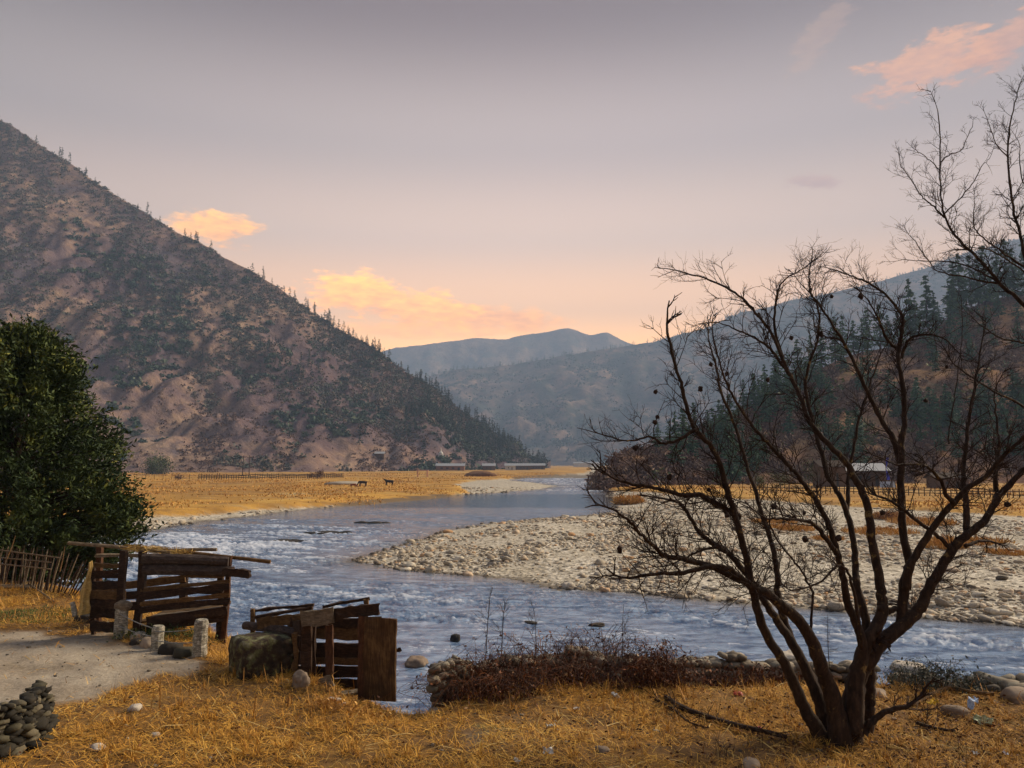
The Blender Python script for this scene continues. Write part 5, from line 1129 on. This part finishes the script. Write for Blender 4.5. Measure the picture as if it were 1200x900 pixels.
# far village at the foot of the left mountain
for i, (a, b_, w, wallm, roofm, lb) in enumerate([(528, 551.5, 20, RW, RF, 'long red walled building with pale roof left of the earth mound'), (573, 551.2, 9, WD, RF, 'small pale roofed house just right of the earth mound'), (598, 550.8, 8, WH, RF, 'small white house between the mound and the trees'), (612, 550.6, 13, WD, RF, 'pale roofed house before the last pines of the left mountain'), (630, 550.2, 12, WD, RF, 'pale roofed house nearest the river mouth of the valley')]):
    p = onz(a, b_, .9); house(p, w, 7, 3.2, wallm, roofm, lb, 3 if w > 10 else 1, 1.8)
for a, v, w, lb in ((446, .16, 6, 'tiny pale hut on the lower slope of the left mountain'),):
    p = S_left(np.array([a]), np.array([v]))[0]; house(p, w, 5, 3, WD, RF, lb, 1, 1.4, 'hut', cat='hut')
for i, (a, d_, w) in enumerate([(684, 1150, 12), (690, 1170, 10), (697, 1160, 14), (676, 1180, 10)]):
    p = at(a, 545, d_); p[2] = 1; house(p, w, 9, 5, WH, RF, 'pale far house at the head of the valley', 0, 2, door=False)['group'] = 'pale far houses at the head of the valley'
# white stupa
p = S_left(np.array([517.]), np.array([.215]))[0]; e = empty('white_stupa', p, 'small white stupa on the lower slope of the left mountain', 'stupa')
prof = [(2.4, 0), (2.4, 1), (1.9, 1.1), (1.9, 2), (1.5, 2.1), (1.7, 2.9), (1.3, 3.8), (.6, 4.2)]
def lathe(prof, n=16):
    a = np.arange(n) / n * 6.283; V = np.array([[(r_ * math.cos(t_), r_ * math.sin(t_), z_) for t_ in a] for r_, z_ in prof]).reshape(-1, 3); i = np.arange(len(prof) - 1)[:, None] * n; j = np.arange(n)[None]; k = (j + 1) % n
    return V, np.stack([(i + j).ravel(), (i + k).ravel(), (i + n + k).ravel(), (i + n + j).ravel()], 1)
V, F = lathe(prof); MB().add(V + p, F).build('dome', WH, e); V, F = lathe([(.6, 4.1), (.45, 5.2), (.1, 7.2), (.01, 7.4)]); MB().add(V + p, F).build('spire', WH, e)
# pinkish frame hut on the meadow
p = g2(495, 559); e = empty('open_shelter', p, 'small pink framed open shelter on the meadow left of the mound', 'shelter')
PK = flatmat('pink_paint', (.5, .25, .2), .8)
for sx in (-1.8, 1.8):
    for sy in (-1.2, 1.2): MB().add(*tube([p + [sx, sy, 0], p + [sx, sy, 2.4]], .13, 5)).build('post', PK, e)
MB().add(*boxg(p + [0, 0, 2.5], (4.4, 3.2, .2))).build('roof', PK, e)

# ------------------------------------------------------------------ haze
V, F = boxg((0, 0, 0), (9300, 9300, 1)); V[:, 2] = np.where(V[:, 2] > 0, 900, -3)
m = bpy.data.materials.new('valley_haze'); m.use_nodes = True; nt = m.node_tree; nt.nodes.clear(); o_ = nt.nodes.new('ShaderNodeOutputMaterial'); pv = nt.nodes.new('ShaderNodeVolumePrincipled')
pv.inputs['Color'].default_value = (.47, .66, 1, 1); pv.inputs['Density'].default_value = .00029; nt.links.new(pv.outputs[0], o_.inputs['Volume'])
hz_o = MB().add(V, F).build('haze', m); tag(hz_o, 'thin bluish evening haze filling the valley', 'haze', kind='stuff')

# ------------------------------------------------------------------ sky, sun
SUN_EL, SUN_AZ = 32.0, 64.0        # azimuth from +Y, negative = left
w = bpy.data.worlds.new('World'); sc.world = w; w.use_nodes = True; t = NT(w.node_tree); bg = w.node_tree.nodes['Background']; out = w.node_tree.nodes['World Output']
sky = t.node('ShaderNodeTexSky'); sky.sky_type = 'NISHITA'; sky.sun_disc = False; sky.sun_elevation = R(SUN_EL); sky.sun_rotation = R(SUN_AZ); sky.altitude = 1500
t.l.new(t.mix(1, sky.outputs[0], c4((.80, .56, .40)), 'MULTIPLY'), bg.inputs['Color']); bg.inputs['Strength'].default_value = .05
dirv = t.node('ShaderNodeTexCoord').outputs['Generated']; sp = t.node('ShaderNodeSeparateXYZ'); t.l.new(dirv, sp.inputs[0])
el = t.math('ARCSINE', sp.outputs[2]); azm = t.math('ARCTAN2', sp.outputs[0], sp.outputs[1])
eln = t.math('DIVIDE', el, math.pi / 2)
grad = t.ramp(eln, [(0, (1.75, .80, .14)), (.085, (1.70, .76, .15)), (.125, (1.02, .53, .22)), (.18, (.54, .36, .25)), (.25, (.29, .215, .18)), (.35, (.085, .046, .036)), (.5, (.12, .12, .14)), (1, (.40, .47, .62))], 'EASE')
nz = t.noise(3.0, 6, .6, dirv); 
mp = t.node('ShaderNodeMapping'); mp.inputs['Scale'].default_value = (2.2, 2.2, 7); t.l.new(dirv, mp.inputs['Vector'])
broad = t.noise(1.6, 4, .5, mp.outputs[0]); grad = t.mix(t.math('MULTIPLY', broad, .35), grad, t.mix(1, grad, c4((1.15, 1.05, 1.2)), 'MULTIPLY'))
cn = t.noise(9.0, 8, .6, mp.outputs[0], .2); cn2 = t.noise(26.0, 5, .6, mp.outputs[0])
def pix_dir(px, py): r_ = ray(px, py); r_ = r_ / np.linalg.norm(r_); return math.atan2(r_[0], r_[1]), math.asin(r_[2])
def cloud(px, py, wpx, hpx, tilt, col, strength, amp=1.6, grad_in=None, bot=1.0):
    a0, e0 = pix_dir(px, py); da = t.math('SUBTRACT', azm, a0); de = t.math('SUBTRACT', el, e0)
    de = t.math('SUBTRACT', de, t.math('MULTIPLY', da, tilt))
    x_ = t.math('DIVIDE', da, wpx / F_PX); y_ = t.math('DIVIDE', de, hpx / F_PX)
    r2 = t.math('SQRT', t.math('ADD', t.math('MULTIPLY', x_, x_), t.math('MULTIPLY', y_, y_)))
    f = t.math('SUBTRACT', t.math('ADD', 1.0, t.math('ADD', t.math('MULTIPLY', t.math('SUBTRACT', cn, .5), amp * 2), t.math('MULTIPLY', t.math('SUBTRACT', cn2, .5), amp * 1.3))), r2)
    f = t.ramp(f, [(.02, (0, 0, 0)), (.55, (1, 1, 1))], 'EASE')
    shade = t.math('ADD', t.math('MULTIPLY', y_, .28), t.math('ADD', .55, t.math('MULTIPLY', t.math('SUBTRACT', cn2, .5), 2.4)), clamp=True)
    cc = t.mix(shade, c4([c * s for c, s in zip(col, (.62, .52, .75))]), c4(col))
    return t.mix(t.math('MULTIPLY', f, strength), grad_in, cc)
glow = t.math('POWER', 2.718, t.math('MULTIPLY', -1.0, t.math('POWER', t.math('DIVIDE', t.math('ADD', azm, .02), .62), 2.0)))
gl = t.math('ADD', .42, t.math('MULTIPLY', glow, .72)); glc = t.node('ShaderNodeCombineColor'); [t.l.new(gl, glc.inputs[q_]) for q_ in range(3)]
g_ = t.mix(1, grad, glc.outputs[0], 'MULTIPLY')
g_ = cloud(520, 388, 170, 12, .0, (2.0, .80, .09), .6, .9, g_)
g_ = cloud(590, 373, 84, 18, -.12, (1.75, .68, .10), .85, .9, g_)
g_ = cloud(465, 355, 120, 26, -.14, (2.2, .84, .07), .95, .9, g_)
g_ = cloud(410, 342, 64, 28, .05, (2.25, .88, .07), .95, .9, g_)
g_ = cloud(252, 266, 58, 21, .0, (1.5, .64, .08), .9, .8, g_)
g_ = cloud(1085, 75, 80, 30, .18, (.68, .27, .08), .62, 1.2, g_)
g_ = cloud(1180, 45, 60, 22, .3, (.5, .2, .07), .7, 1.2, g_)
g_ = cloud(962, 40, 46, 24, .8, (.42, .24, .13), .3, 1.2, g_)
g_ = cloud(958, 214, 34, 9, -.15, (.38, .20, .15), .55, 1.4, g_)
bg2 = t.node('ShaderNodeBackground'); t.l.new(g_, bg2.inputs['Color']); bg2.inputs['Strength'].default_value = 1.0
ad = t.node('ShaderNodeAddShader'); t.l.new(bg.outputs[0], ad.inputs[0]); t.l.new(bg2.outputs[0], ad.inputs[1]); t.l.new(ad.outputs[0], out.inputs['Surface'])
sd = bpy.data.lights.new('sun', 'SUN'); so = bpy.data.objects.new('sun', sd); C.objects.link(so); sd.energy = 3.9; sd.angle = R(22); sd.color = (1, .84, .62)
so.rotation_euler = (R(90 - SUN_EL), 0, R(180 - SUN_AZ)) 
# the lamp's -Z must point from the sun towards the scene
from mathutils import Vector
sv = Vector((math.sin(R(SUN_AZ)) * math.cos(R(SUN_EL)), math.cos(R(SUN_AZ)) * math.cos(R(SUN_EL)), math.sin(R(SUN_EL))))
so.rotation_euler = (-sv).to_track_quat('-Z', 'Y').to_euler()

vs = sc.view_settings; sc.display_settings.display_device = 'sRGB'; vs.view_transform = 'Standard'; vs.look = 'None'; vs.exposure = .95; vs.gamma = 1; vs.use_curve_mapping = False
cy = sc.cycles; cy.max_bounces = 5; cy.diffuse_bounces = 2; cy.glossy_bounces = 2; cy.transmission_bounces = 1; cy.volume_bounces = 0; cy.transparent_max_bounces = 4
cy.use_denoising = True; cy.denoiser = 'OPENIMAGEDENOISE'; cy.use_adaptive_sampling = True; cy.adaptive_threshold = .02; cy.sample_clamp_indirect = 4
